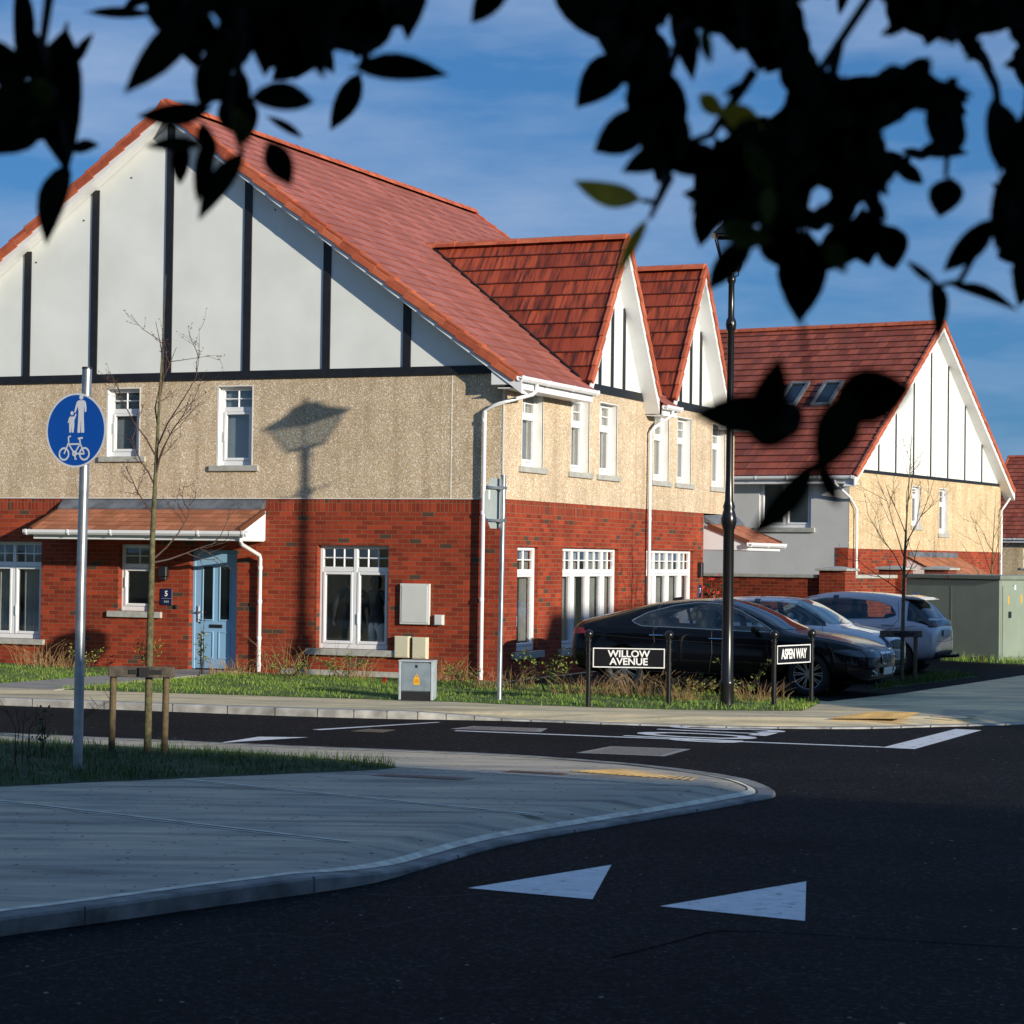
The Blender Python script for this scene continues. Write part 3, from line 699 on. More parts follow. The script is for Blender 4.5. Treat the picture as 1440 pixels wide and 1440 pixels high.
# gable: white boards, black timbers
SL = .72; XA = -21.22; ZA = 9.95
zt = lambda x: ZA-.10-SL*abs(x-XA)
w = MB(); pts = [(XL, 5.08), (HX, 5.08), (HX, zt(HX)-.02), (XA, zt(XA)-.02), (XL, zt(XL)-.02)]
w.prism(pts, -.02, .12, P=lambda x, y, d: PF(x, y, d)); w.build('gable_panel', M['white_panel'], house)
w = MB(); w.box(XL, -14.98, 5.065, 5.205, -.05, -.018, P=PF)
for x in (-27.1, -25.72, -24.24, -22.80, -21.25, -19.66, -18.10, -16.57):
    w.box(x-.072, x+.072, 5.2055, zt(x)-.21, -.045, -.018, P=PF)
w.build('timber_framing', M['timber'], house)
for (px, py) in ((185,250),(118,310),(387,295),(459,348),(51,369),(606,455)):
    d = ray(px, py); p = CAM+d*((HY-.02)/d.y); w = MB(); w.lathe([(.018,-.001),(.012,.012)], (0,0,0), 8)
    w.v = [(p.x-HX+v[0], -.02-v[2], p.z+v[1]) for v in w.v]; w.build('board_fixing', M['dark_plastic'], house)
w = MB(); w.box(.0, .035, 3.36, 6.76, 5.05, 5.205)
w.box(.0, .035, 7.68, 11.2, 5.05, 5.205)
DORM = [(38.65-HY, 1.80), (43.13-HY, 1.80)]
for c, hw in DORM:
    for du in (-.62, .0, .62): w.box(-.03, .032, c+du-.05, c+du+.05, 5.2055, 7.85-1.56*abs(du)-.16)
w.build('timber_framing', M['timber'], house)
w = MB()
for c, hw in DORM: w.prism([(c-1.72, 5.2), (c+1.72, 5.2), (c, 7.87)], -.1, .006, P=lambda x, y, z: (z, x, y))
w.build('gablet_panel', M['white_panel'], house)
# main roof
EV = .38; roof = MB()
y0, y1 = -.30, 12.75; xl, xr = XL-EV-HX, EV; xa = XA-HX
rise = lambda x: SL*abs(x-xa)
fr = 2/27; xm = xr+(xa-xr)*fr; zm = ZA-.06-rise(xr)*(1-fr)
slope(roof, (xm, y0, zm), (xm, y1, zm), ((xa-xr)*(1-fr), 0, rise(xr)*(1-fr)), .31, .028)
for ya, yb in ((y0, 3.16), (6.72, 7.62), (11.2, y1)): slope(roof, (xr, ya, ZA-.06-rise(xr)), (xr, yb, ZA-.06-rise(xr)), ((xa-xr)*fr, 0, rise(xr)*fr), .31, .028, u_off=ya-y0)
slope(roof, (xl, y1, ZA-.06-rise(xl)), (xl, y0, ZA-.06-rise(xl)), (xa-xl, 0, rise(xl)), .31, .028)
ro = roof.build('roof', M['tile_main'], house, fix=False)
rt = ridge_tiles(house, (xa, y0, ZA-.02), (xa, y1, ZA-.02)); rt.parent = ro
for sx in (xr, xl):
    rake(ro, (sx, y0-.01, ZA-.06-rise(sx)), (xa, y0-.01, ZA-.06), (0,-1,0), .27, tiles=.40, vw=.14, vh=.14)
    rake(ro, (sx, y1+.01, ZA-.06-rise(sx)), (xa, y1+.01, ZA-.06), (0,1,0), .27)
# front gablets
for c, hw in DORM:
    rz = 7.96; fz = 5.16; xb = xa+(ZA-.06-rz)/SL-.3; d = MB()
    foot = fz; up = (rz-foot)
    for s in (-1, 1):
        A = (.30, c+s*hw, foot); B = (xb-3.6, c+s*hw, foot)
        if s < 0: A, B = B, A
        slope(d, A, B, (0, -s*hw, up), .335, .03)
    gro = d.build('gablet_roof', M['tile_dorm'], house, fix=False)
    rr = ridge_tiles(house, (.30, c, rz+.02), (xb, c, rz+.02), .42); rr.parent = gro
    for s in (-1, 1): rake(gro, (.31, c+s*hw, foot), (.31, c, rz), (1,0,0), .30, .15)
    v = MB()                                 # lead valley where the gablet meets the main slope
    for s in (-1, 1):
        p = lambda z: ((xa+(ZA-.06-z)/SL), c+s*hw*(rz-z)/(rz-foot), z)
        q0, q1 = Vector(p(foot+.05)), Vector(p(rz)); v.bar(q0+Vector((.0,0,.05)), q1+Vector((.0,0,.05)), .10, .03, (SL,0,1))
    v.build('valley_lining', M['dark_plastic'], gro)
# eaves of the side front
def eaves(ya, yb, x=EV):
    z = ZA-.06-rise(x)
    w = MB(); w.box(.013, x-.03, ya, yb, z-.20, z-.185); w.box(x-.045, x-.02, ya, yb, z-.20, z-.01); w.build('fascia', M['upvc'], house)
    return gutter(house, (x+.04, ya-.05, z-.03), (x+.04, yb+.05, z-.03))
eaves(-.28, 3.1); eaves(6.78, 7.6); eaves(11.25, 12.4)
ze = ZA-.06-rise(EV)
downpipe(house, [(EV+.03, .42, ze-.08), (EV+.03, .42, ze-.19), (EV-.02, .36, ze-.26), (.06, -.07, ze-.40), (-.12, -.085, ze-.46), (-.30, -.085, ze-.55), (-.31, -.085, .02)])
downpipe(house, [(EV+.03, 7.2, ze-.08), (EV+.03, 7.2, ze-.16), (EV-.05, 7.18, ze-.22), (.14, 6.92, ze-.42), (.085, 6.86, ze-.52), (.085, 6.86, .05)])
# gable foot boxes
w = MB(); w.prism([(-.10, 4.86), (.355, 4.86), (.355, 4.99), (-.10, 5.31)], -.285, -.255, P=lambda x, y, z: (x, z, y)); w.box(-.10, .355, -.255, -.02, 4.86, 4.875); w.build('box_end', M['upvc'], house)
# porch roofs
def porch(P, a, b, z1, z0, dep, gut_l, gut_r, cheeks):
    t = MB(); A = P(a, z0, -dep); B = P(b, z0, -dep); up = Vector(P(a, z1, 0))-Vector(A)
    slope(t, A, B, up, .165, .016, uvg=.16)
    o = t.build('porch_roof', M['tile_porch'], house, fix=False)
    l = MB(); l.prism([(0, z1-.02), (-.16, z1-.02-(z1-z0)/dep*.16+.035), (-.16, z1-.0-(z1-z0)/dep*.16+.045), (0, z1+.12)], a, b, P=lambda w_, v, u: P(u, v, w_)); l.build('lead_flashing', M['lead'], o)
    for u in (a, b):
        vb = MB(); s = -1 if u == a else 1; q0 = Vector(P(u+s*.02, z0, -dep)); q1 = Vector(P(u+s*.02, z1-.1, -.10)); vb.bar(q0+Vector((0,0,.01)), q1+Vector((0,0,.01)), .05, .085)
        vb.build('verge_tiles', M['tile_porch'], o)
    f = MB(); f.box(a+.02, b-.02, z0-.16, z0-.005, -dep+.02, -dep+.045, P=P); f.box(a+.02, b-.02, z0-.165, z0-.15, -dep+.045, -.0, P=P)
    for u in cheeks: f.prism([(0, z0-.15), (-dep+.03, z0-.15), (-dep+.03, z0-.02), (0, z1-.08)], u-.012, u+.012, P=lambda w_, v, u_: P(u_, v, w_))
    f.build('fascia', M['upvc'], o)
    gutter(o, P(gut_l, z0-.03, -dep-.045), P(gut_r, z0-.03, -dep-.045))
    return o
porch(PF, -23.42, -19.25, 2.86, 2.42, .92, -23.55, -19.05, (-23.40, -19.262))
downpipe(house, [PF(-19.2, 2.34, -.92), PF(-19.2, 2.26, -.92), PF(-19.25, 2.2, -.8), PF(-19.28, 2.02, -.14), PF(-19.29, 1.95, -.085), PF(-19.29, .02, -.085)])
porch(PR, 44.1, 46.4, 2.84, 2.40, .98, 43.98, 46.5, (44.11, 46.39))
# boxes, plaques, lamps on the walls
def wallbox(name, P, a, b, c, e, dep, mat, label=None, bevel=.008, lid=.012):
    w = MB(); w.box(a, b, c, e, -dep, .0, P=P); 
    if lid: w.box(a+lid, b-lid, c+lid, e-lid, -dep-.008, -dep+.001, P=P)
    return w.build(name, mat, house, bevel=bevel, label=label)
wallbox('meter_box', PF, -16.62, -16.08, .90, 1.58, .06, M['box_white'], lid=.03)
wallbox('junction_box', PF, -15.98, -15.82, .90, 1.07, .07, M['box_white'])
wallbox('meter_box', PF, -16.70, -16.43, .34, .70, .09, M['cream_box'], label='cream meter box low on the wall', bevel=.02)
wallbox('meter_box', PF, -16.37, -16.10, .33, .69, .09, M['cream_box'], label='cream meter box low on the wall', bevel=.02)
pl = wallbox('number_plaque', PF, -21.33, -21.09, 1.12, 1.41, .02, M['navy'], lid=0)
text_obj('5', .13, M['letter'], pl, Matrix.Translation(PF(-21.21, 1.32, -.022)) @ Matrix.Rotation(R(90), 4, 'X'), bold=.003, name='number')
w = MB(); w.box(-21.30, -21.12, 1.237, 1.242, -.024, -.02, P=PF)
for k in range(3): w.box(-21.25+k*.035, -21.23+k*.035, 1.165, 1.20, -.023, -.02, P=PF)
w.build('plaque_line', M['sign_back'], pl)
w = MB(); w.box(-21.04, -20.98, 1.06, 1.13, -.025, 0, P=PF); w.lathe([(.016,0),(.014,.01)], (0,0,0), 8); w.v[-16:] = [(-21.01-HX+v[0], -.026-v[2], 1.095+v[1]) for v in w.v[-16:]]
w.build('doorbell', M['dark_plastic'], house, bevel=.004)
w = MB(); w.box(-21.32, -21.16, 1.62, 1.80, -.12, -.0, P=PF); w.box(-21.30, -21.18, 1.56, 1.62, -.10, -.02, P=PF); w.build('wall_lantern', M['dark_plastic'], house, bevel=.012)
w = MB(); w.box(43.72, 43.84, 1.68, 1.98, -.10, 0, P=PR); w.build('wall_lantern', M['dark_plastic'], house, bevel=.012)
pl = wallbox('number_plaque', PR, 43.74, 43.96, 1.26, 1.52, .02, M['navy'], lid=0)
text_obj('7', .14, M['letter'], pl, Matrix.Translation(PR(43.85, 1.40, -.022)) @ Matrix.Rotation(R(90), 4, 'Z') @ Matrix.Rotation(R(90), 4, 'X'), bold=.003, name='number')
# ================================================================== other houses
def simple_house(name, loc, rz, label, W, D, ridge_axis, eave, ridge, mat_lo, mat_hi, tile, split=3.0, timbers=(), over=.32, wall_front=None, lining=True):
    """Box with a gabled roof. Local: x 0..-D to the left, y 0..W back; ridge along x when ridge_axis == 'x' (gable faces +x)."""
    h = thing(name, loc, label, 'house', rz)
    return h
h2 = thing('detached_house', (-15.082, 56.68, -.62), 'further house with grey side wall, dark red roof with skylights and one striped gable', 'house', R(-7.3))
G_Y, D_X, EZ, RZ = 12.1, 11.5, 5.12, 9.42; RY = 6.1
QF = lambda u, v, w=0: (u, w, v)             # grey front, faces -y
QR = lambda u, v, w=0: (-w, u, v)            # gable front, faces +x
M['grey_render'] = plain('smooth grey render', (.56,.56,.55), .85, .05, 1.5, bmp=.08)
wins2 = [(4.55,5.2,3.68,4.76), (6.72,7.4,3.5,4.76)]
w = MB(); grid_wall(w, QF, -D_X, 0, 0, 5.1, [(-2.53,-1.05,3.53,4.80)], .10); w.build('grey_wall', M['grey_render'], h2)
w = MB(); grid_wall(w, QR, 0, G_Y, 0, 3.0, [], .1); w.box(-.35, .003, 0, 3.02, -.012, 0, P=QF); w.build('brick_wall', M['brick'], h2)
w = MB(); grid_wall(w, lambda u, v, d=0: QR(u, v, d-.012), 0, G_Y, 3.0, 5.06, wins2, .012); w.build('rendered_wall', M['dash_far'], h2)
w = MB(); w.box(-D_X, 0, G_Y-.1, G_Y, 0, 5.1); w.box(-D_X, -D_X+.1, 0, G_Y, 0, 5.1); w.build('rear_wall', M['grey_render'], h2)
sl2 = (RZ-EZ)/RY; z2 = lambda y: RZ-.1-sl2*abs(y-RY)
w = MB(); w.prism([(0, 5.05), (G_Y, 5.05), (G_Y, z2(G_Y)), (RY, z2(RY)), (0, z2(0))], -.1, .015, P=lambda x, y, z: (z, x, y)); w.build('gable_panel', M['white_panel'], h2)
w = MB(); w.box(.0, .04, 0, G_Y-.1, 5.0, 5.085)
for y in (.75, 2.0, 3.25, 4.6, 5.95, 7.35, 8.8, 10.3): w.box(-.0, .035, y-.035, y+.035, 5.0855, z2(y)-.12)
w.build('timber_framing', M['timber'], h2)
r2 = MB(); e = .35
slope(r2, (-D_X-.3, -e, RZ-sl2*(RY+e)), (.32, -e, RZ-sl2*(RY+e)), (0, RY+e, sl2*(RY+e)), .33, .03)
slope(r2, (.32, G_Y+e, RZ-sl2*(RY+e)), (-D_X-.3, G_Y+e, RZ-sl2*(RY+e)), (0, -RY-e, sl2*(RY+e)), .33, .03)
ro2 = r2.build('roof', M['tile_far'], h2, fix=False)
rt = ridge_tiles(h2, (-D_X-.3, RY, RZ+.03), (.32, RY, RZ+.03)); rt.parent = ro2
for s, yy in ((-1, -e), (1, G_Y+e)): rake(ro2, (.33, yy, RZ-sl2*(RY+e)), (.33, RY, RZ), (1,0,0), .32)
for xx in (-2.87, -1.85):                       # skylights lie in the slope
    P = lambda u, v, wd: Vector((xx+u, -e, RZ-sl2*(RY+e)))+Vector((0, 1, sl2)).normalized()*v+Vector((0, -sl2, 1)).normalized()*(wd+.03)
    f = MB(); f.box(-.29, -.21, 3.42, 4.68, 0, .09, P=P); f.box(.21, .29, 3.42, 4.68, 0, .09, P=P); f.box(-.21, .21, 3.42, 3.51, 0, .088, P=P); f.box(-.21, .21, 4.58, 4.68, 0, .088, P=P)
    fo = f.build('skylight', M['lead'], ro2); gq = MB(); gq.box(-.21, .21, 3.51, 4.58, .02, .05, P=P); gq.build('glass_pane', M['carglass'], fo)
window(h2, QF, -2.53, -1.05, 3.53, 4.80, .06, (.5,), None, None, sill=(.12,.12,.1)); 
w = MB(); w.box(-2.7, -.9, 3.2, 5.0, .6, .62, P=QF); w.build('room_lining', M['room'], h2)
for k, (a, b, c, d) in enumerate(wins2): window(h2, QR, a, b, c, d, .10, (), c+.85, (2,2), sill=(.12,.12,.1), back='curtain', handle=False, reveal=True)
zz = RZ-sl2*(RY+e)
w = MB(); w.box(-D_X, .3, -e+.02, -e+.045, zz-.2, zz-.01); w.box(-D_X, .3, -e+.045, -.0, zz-.205, zz-.19); w.build('fascia', M['upvc'], h2)
gutter(h2, (-D_X, -e-.04, zz-.03), (.3, -e-.04, zz-.03)); gutter(h2, (.3, G_Y+e+.04, zz-.03), (-D_X, G_Y+e+.04, zz-.03))
downpipe(h2, [(-.25, -e-.02, zz-.08), (-.25, -e, zz-.2), (.07, -.1, zz-.55), (.10, .3, zz-.85), (.10, .33, .1)])
downpipe(h2, [(.2, G_Y+e, zz-.08), (.2, G_Y+e, zz-.2), (.1, G_Y-.15, zz-.6), (.1, G_Y-.2, .1)])
w = MB(); slope(w, (.95, 4.2, 2.35), (.95, 8.3, 2.35), (-.95, 0, .48), .165, .016, uvg=.16); po = w.build('porch_roof', M['tile_porch'], h2, fix=False)
w = MB(); w.box(-.0, .05, 4.3, 8.2, 2.80, 2.95); w.build('lead_flashing', M['lead'], po)
w = MB(); w.prism([(0, 2.2), (.93, 2.2), (.93, 2.33), (0, 2.78)], 4.22, 4.25, P=lambda x, y, z: (x, z, y)); w.box(.9, .93, 4.25, 8.3, 2.2, 2.33); w.build('fascia', M['upvc'], po)
gutter(po, (1.0, 4.1, 2.3), (1.0, 8.4, 2.3))

def plain_house(name, loc, rz, label, W, D, eave, ridge, timbers=True, win=(), tile='tile_far', hi='dash_far'):
    """Ridge along local x (0..W), depth D in y; front faces -y."""
    h = thing(name, loc, label, 'house', rz); s = (ridge-eave)/(D/2)
    P = lambda u, v, w_=0: (u, w_, v)
    holes = [(a, b, c, d) for a, b, c, d in win]
    w = MB(); grid_wall(w, P, 0, W, 0, 2.6, [q for q in holes if q[2] < 2.6], .1)
    for x in (0, W): w.face([(x,0,0),(x,D,0),(x,D,2.6),(x,0,2.6)])
    w.face([(0,D,0),(W,D,0),(W,D,2.6),(0,D,2.6)]); w.build('brick_wall', M['brick'], h)
    w = MB(); grid_wall(w, P, 0, W, 2.6, eave, [q for q in holes if q[2] >= 2.6], .1)
    for x in (0, W): w.face([(x,0,2.6),(x,D,2.6),(x,D,eave),(x,D/2,ridge-.1),(x,0,eave)])
    w.face([(0,D,2.6),(W,D,2.6),(W,D,eave),(0,D,eave)]); w.build('rendered_wall', M[hi], h)
    r_ = MB(); e = .35
    slope(r_, (-.3,-e,eave-s*e), (W+.3,-e,eave-s*e), (0,D/2+e,s*(D/2+e)), .33, .03)
    slope(r_, (W+.3,D+e,eave-s*e), (-.3,D+e,eave-s*e), (0,-D/2-e,s*(D/2+e)), .33, .03)
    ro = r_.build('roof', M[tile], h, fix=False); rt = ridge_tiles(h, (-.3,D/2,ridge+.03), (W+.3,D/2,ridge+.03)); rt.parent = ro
    for x, o_ in ((-.31,(-1,0,0)), (W+.31,(1,0,0))):
        for yy in (-e, D+e): rake(ro, (x,yy,eave-s*e), (x,D/2,ridge), o_, .3)
    w = MB(); w.box(-.1, W+.1, -e+.02, -e+.045, eave-s*e-.2, eave-s*e-.01); w.build('fascia', M['upvc'], h); gutter(h, (-.2,-e-.04,eave-s*e-.03), (W+.2,-e-.04,eave-s*e-.03))
    for q in holes: window(h, P, *q, .06, (.5,) if q[1]-q[0] > 1 else (), q[2]+(q[3]-q[2])*.66, (2,2), sill=(.1,.1,.1), back='blind')
    return h
plain_house('terraced_house', (-22.5, 110.0, -1.55), R(-7), 'farthest house at the right edge of the photo, plain red roof over cream wall', 16, 9.5, 5.1, 9.0, win=[(2.0,2.9,3.4,4.6),(7.62,8.35,3.7,4.75),(9.6,10.4,3.7,4.75),(2.0,3.2,.8,2.0)])
# out of sight to the right: the two houses whose shadows lie across the junction
plain_house('shading_house', (14.2, -2.6, 0), 0, 'red roofed house across the side road whose ridge shadow covers the near pavement', 34, 10, 5.3, 9.07, win=[(3,4,3.4,4.7),(8,9,3.4,4.7),(14,15,3.4,4.7)])
plain_house('shading_house', (14.2, -14.2, 0), 0, 'unseen red roofed house added to shade the leaves above the camera', 34, 11, 5.3, 9.6, win=[(3,4,3.4,4.7)])  # added out of view to keep sunlight off the overhanging leaves
plain_house('shading_house', (23.5, 20.6, 0), R(90), 'red roofed house across the side road whose shadow covers the parked cars', 10.5, 9, 5.3, 9.35, win=[(3,4,3.4,4.7)])

# garden wall with piers
gwp = at(1152, 800, 50.0); gwo = Vector((gwp.x, gwp.y, 0))
gw = thing('garden_wall', gwo, 'red brick garden wall with pale coping and square piers behind the parked cars', 'wall', R(-7.3))
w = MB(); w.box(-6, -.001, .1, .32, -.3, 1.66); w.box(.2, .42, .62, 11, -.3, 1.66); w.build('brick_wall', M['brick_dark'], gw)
w = MB(); w.box(-6, -.05, .05, .37, 1.66, 1.74); w.box(.15, .47, .67, 11, 1.66, 1.74); w.build('coping', M['sill'], gw, bevel=.01)
def pier(x, y, z=1.83):
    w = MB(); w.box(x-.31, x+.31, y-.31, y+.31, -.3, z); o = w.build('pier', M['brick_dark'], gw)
    c = MB(); c.box(x-.38, x+.38, y-.38, y+.38, z, z+.05); c.hexa([(x-.38,y-.38,z+.05),(x+.38,y-.38,z+.05),(x+.38,y+.38,z+.05),(x-.38,y+.38,z+.05),(x-.06,y-.06,z+.10),(x+.06,y-.06,z+.10),(x+.06,y+.06,z+.10),(x-.06,y+.06,z+.10)]); c.build('cap', M['sill'], o, bevel=.008)
pier(.31, .31); pier(.31, 3.9, 1.86); pier(.31, 6.95, 1.86)
# ================================================================== signs, lamp, cabinets
def frame_at(origin, right, up):              # matrix: x -> right, y -> up, z -> out
    r_ = Vector(right).normalized(); u_ = Vector(up).normalized(); n = r_.cross(u_)
    return Matrix(((r_.x,u_.x,n.x,origin[0]),(r_.y,u_.y,n.y,origin[1]),(r_.z,u_.z,n.z,origin[2]),(0,0,0,1)))
# round blue sign
SP = Vector((-11.906, 17.447, 0))
sg = thing('cycle_path_sign', SP, 'round blue sign with white walking figures above a bicycle on a tall silver post', 'road sign')
w = MB(); w.tube([(0,0,-.05),(.005,0,1.8),(.03,0,3.735)], .046, 16); w.tube([(.03,0,3.735),(.03,0,3.755)], .048, 16, mi=1); w.build('post', [M['galv'], M['dark_plastic']], sg, smooth=True)
a = R(184-180)                                # faces a touch left of the camera side
rt_ = Vector((math.cos(a), -math.sin(a), 0)); out_ = Vector((-math.sin(a), -math.cos(a), 0))
dc = Vector((-.025, 0, 3.165))+out_*.075; MS = frame_at(dc, rt_, (0,0,1)); RD = .345
w = MB(); w.lathe([(0,-.004),(RD,-.004),(RD,0),(0,0)], (0,0,0), 64); o = w.build('disc', M['sign_back'], sg); o.data.transform(MS)
w = MB(); w.lathe([(0,.0005),(RD-.017,.0005),(RD-.017,.002),(0,.002)], (0,0,0), 64); b_ = w.build('blue_face', M['sign_blue'], o); b_.data.transform(MS)
w = MB()
n = 64
for k in range(n):
    t0, t1 = 2*PI*k/n, 2*PI*(k+1)/n; q = lambda r_, t: (r_*math.cos(t), r_*math.sin(t), .0025)
    w.face([q(RD-.018,t0), q(RD,t0), q(RD,t1), q(RD-.018,t1)])
b_ = w.build('white_rim', M['sign_white'], o); b_.data.transform(MS)
sym = MB(); S = RD/205.0
def shp(pts, ox=0, oy=0, sc=1.0, h=.004):     # outline in sign units (radius 205)
    sym.prism([((x*sc+ox)*S, (y*sc+oy)*S) for x, y in pts], .0022, h)
def ell(cx, cy, rx, ry, n=18): shp([(cx+rx*math.cos(2*PI*k/n), cy+ry*math.sin(2*PI*k/n)) for k in range(n)])
def shpP(pts): shp([(x*.92, -14+(y+82)*.76) for x, y in pts])
ell(34,181,13,14)
shpP([(18,152),(58,152),(70,140),(76,95),(74,68),(64,66),(62,95),(58,112),(56,70),(58,0),(62,-82),(40,-82),(38,0),(34,0),(32,-82),(12,-82),(16,0),(18,70),(14,112),(6,95),(-6,62),(-14,68),(-4,110),(4,140)])
ell(-28,94,10,11)
shpP([(-46,36),(-14,36),(-4,56),(2,52),(-8,20),(-14,6),(-12,-20),(-18,-80),(-30,-80),(-31,-28),(-33,-28),(-36,-80),(-48,-80),(-50,-20),(-46,8),(-50,0),(-56,-12),(-60,-6),(-54,20)])
def ringd(cx, cy, r0, r1, n=40):
    for k in range(n):
        t0, t1 = 2*PI*k/n, 2*PI*(k+1)/n; q = lambda r_, t: ((cx+r_*math.cos(t))*S, (cy+r_*math.sin(t))*S, .004)
        sym.face([q(r0,t0), q(r1,t0), q(r1,t1), q(r0,t1)])
def ln(x0, y0, x1, y1, wd=9):
    d = Vector((x1-x0, y1-y0)).normalized(); q = Vector((-d.y, d.x))*wd/2; pz = lambda v: (v.x*S, v.y*S, .0042)
    A, B = Vector((x0,y0)), Vector((x1,y1)); sym.face([pz(A-q), pz(B-q), pz(B+q), pz(A+q)])
ringd(-78,-130,27,37); ringd(62,-130,27,37); ringd(-6,-128,8,16)
for p_ in ((-78,-130,-46,-66),(-46,-76,-6,-128),(-46,-76,34,-76),(34,-72,-6,-128),(34,-76,62,-130),(-6,-128,62,-130),(34,-76,28,-48),(-46,-68,-50,-36),(-50,-36,-32,-32),(-6,-128,2,-158)): ln(*p_)
ln(16,-46,50,-42,10); ln(-6,-157,10,-159,8)
b_ = sym.build('white_symbols', M['sign_white'], o, fix=True); b_.data.transform(MS)
w = MB(); 
for z in (3.0, 3.33): w.box(-.06,.06,-.04,.06,z-.02,z+.02)
w.build('clamp', M['galv'], sg)

# stop sign seen from behind
OS = Vector((-12.733, 28.993, 0))
sg = thing('stop_sign', OS, 'grey eight sided back of a road sign on a thin silver post', 'road sign')
w = MB(); w.tube([(0,0,-.05),(.012,0,1.6),(.022,0,3.205)], .036, 14); w.build('post', M['galv'], sg, smooth=True)
w = MB(); oc = [(.385*math.cos(R(22.5+45*k)), .385*math.sin(R(22.5+45*k))) for k in range(8)]
w.prism(oc, -.080, -.076, P=lambda x, y, z: (z, x-.07, y+2.80)); pn = w.build('panel', M['sign_back'], sg)
w = MB(); w.box(-.0745,-.0735,-.30,-.24,2.85,2.98); w.build('maker_label', M['sign_white'], pn)
w = MB()
for z in (2.56, 3.02): w.box(-.074,-.03,-.40,.22,z-.018,z+.018); w.box(-.05,.055,-.05,.05,z-.022,z+.022)
w.build('mounting_rail', M['galv'], sg)

# street name signs
def name_sign(p0, p1, h, z0, z1, txt, size, label, xs, lines=1.0, bold=.006):
    p0 = Vector(p0); p1 = Vector(p1); d = (p1-p0).normalized(); t = thing('street_name_sign', p0, label, 'street sign')
    for q in (Vector((0,0,0)), p1-p0):
        w = MB(); w.lathe([(.034,-.05),(.034,h-.14),(.042,h-.13),(.042,h-.10),(.03,h-.09),(.03,h-.075),(.056,h-.05),(.062,h-.02),(.056,h+.012),(.035,h+.036),(0,h+.045)], q, 16)
        for z in (z0+.05, z1-.03): w.lathe([(.042,z-.02),(.042,z+.02)], q, 14)
        w.build('post', M['black_metal'], t, smooth=True)
    L = (p1-p0).length; MX = frame_at((0,0,0), d, (0,0,1))
    P = lambda x, y, z: MX @ Vector((x, y, z))
    w = MB(); w.box(.055, L-.055, z0, z1, -.012, .012, P=P); bd = w.build('board', M['black_metal'], t, bevel=.003)
    w = MB(); b = .014
    for a_, b_, c_, e_ in ((.058,L-.058,z0,z0+b),(.058,L-.058,z1-b,z1),(.058,.058+b,z0+b,z1-b),(L-.058-b,L-.058,z0+b,z1-b)): w.box(a_,b_,c_,e_,.0125,.0155,P=P)
    w.build('border', M['letter'], bd)
    text_obj(txt, size, M['letter'], bd, MX @ Matrix.Translation((L/2, (z0+z1)/2, .014)), bold=bold, xs=xs, lines=lines)
    return t
name_sign((-11.286,28.741,0), (-10.247,29.11,0), 1.02, .545, .815, 'WILLOW\nAVENUE', .132, 'wide black street name board reading WILLOW AVENUE between two ball topped posts', 1.05, .80, .003)
name_sign((-9.05,30.106,0), (-8.80,31.12,0), 1.03, .60, .86, 'ASPEN WAY', .19, 'narrow black street name board reading ASPEN WAY, turned to the side road', .66, 1, .006)

# street lamp
lp = thing('street_lamp', (-9.563, 29.58, 0), 'tall black heritage street lamp with a glazed lantern, standing on the grass corner', 'street lamp')
w = MB(); w.lathe([(.125,-.03),(.125,.03),(.10,.05),(.092,.30),(.105,.33),(.105,.37),(.085,.40),(.077,1.2),(.075,2.45),(.092,2.50),(.106,2.56),(.108,2.62),(.092,2.68),(.075,2.74),(.085,2.78),(.06,2.86),(.05,3.2),(.047,5.2),(.066,5.24),(.075,5.30),(.066,5.36),(.045,5.40),(.042,5.86),(.06,5.90),(.06,5.94),(.04,5.98),(.04,6.04)], (0,0,0), 24); w.build('column', M['black_metal'], lp, smooth=True)
vd = Vector((-.31,.95,0))
w = MB(); w.tube([vd*-.26+Vector((0,0,5.3)), vd*.26+Vector((0,0,5.3))], .014, 8)
for s in (-1,1): w.lathe([(0,-.02),(.022,-.01),(.022,.01),(0,.02)], vd*.27*s+Vector((0,0,5.3)), 10)
w.build('ladder_bar', M['black_metal'], lp, smooth=True)
ca, sa = math.cos(R(20)), math.sin(R(20)); QL = lambda x, y, z: (x*ca-y*sa, x*sa+y*ca, z)
w = MB(); B0, B1, Z0, Z1 = .11, .225, 6.06, 6.52
for sx in (-1,1):
    for sy in (-1,1): w.bar(QL(sx*B0,sy*B0,Z0), QL(sx*B1,sy*B1,Z1), .018, .018)
for zz_, bb in ((Z0,B0),(Z1,B1)):
    c = [QL(-bb,-bb,zz_), QL(bb,-bb,zz_), QL(bb,bb,zz_), QL(-bb,bb,zz_)]
    for k in range(4): w.bar(c[k], c[(k+1)%4], .024, .024)
w.box(-.06,.06,-.06,.06,6.03,6.05,P=QL)
for s in (-1,1): w.tube([(s*.02,0,5.95),(s*.10,.0,5.98),(s*.10,0,6.06)], .009, 6)
ln_ = w.build('lantern', M['black_metal'], lp)
w = MB(); w.hexa([QL(x*B0,y*B0,Z0+.01) for x,y in ((-1,-1),(1,-1),(1,1),(-1,1))]+[QL(x*B1,y*B1,Z1-.01) for x,y in ((-1,-1),(1,-1),(1,1),(-1,1))]); w.build('lantern_glass', glassmat('lantern glass', .08, (.62,.66,.70)), ln_)
w = MB(); e_ = B1+.05
w.hexa([QL(x*e_,y*e_,Z1+.012) for x,y in ((-1,-1),(1,-1),(1,1),(-1,1))]+[QL(x*.10,y*.10,Z1+.20) for x,y in ((-1,-1),(1,-1),(1,1),(-1,1))])
w.hexa([QL(x*.115,y*.115,Z1+.20) for x,y in ((-1,-1),(1,-1),(1,1),(-1,1))]+[QL(x*.07,y*.07,Z1+.29) for x,y in ((-1,-1),(1,-1),(1,1),(-1,1))])
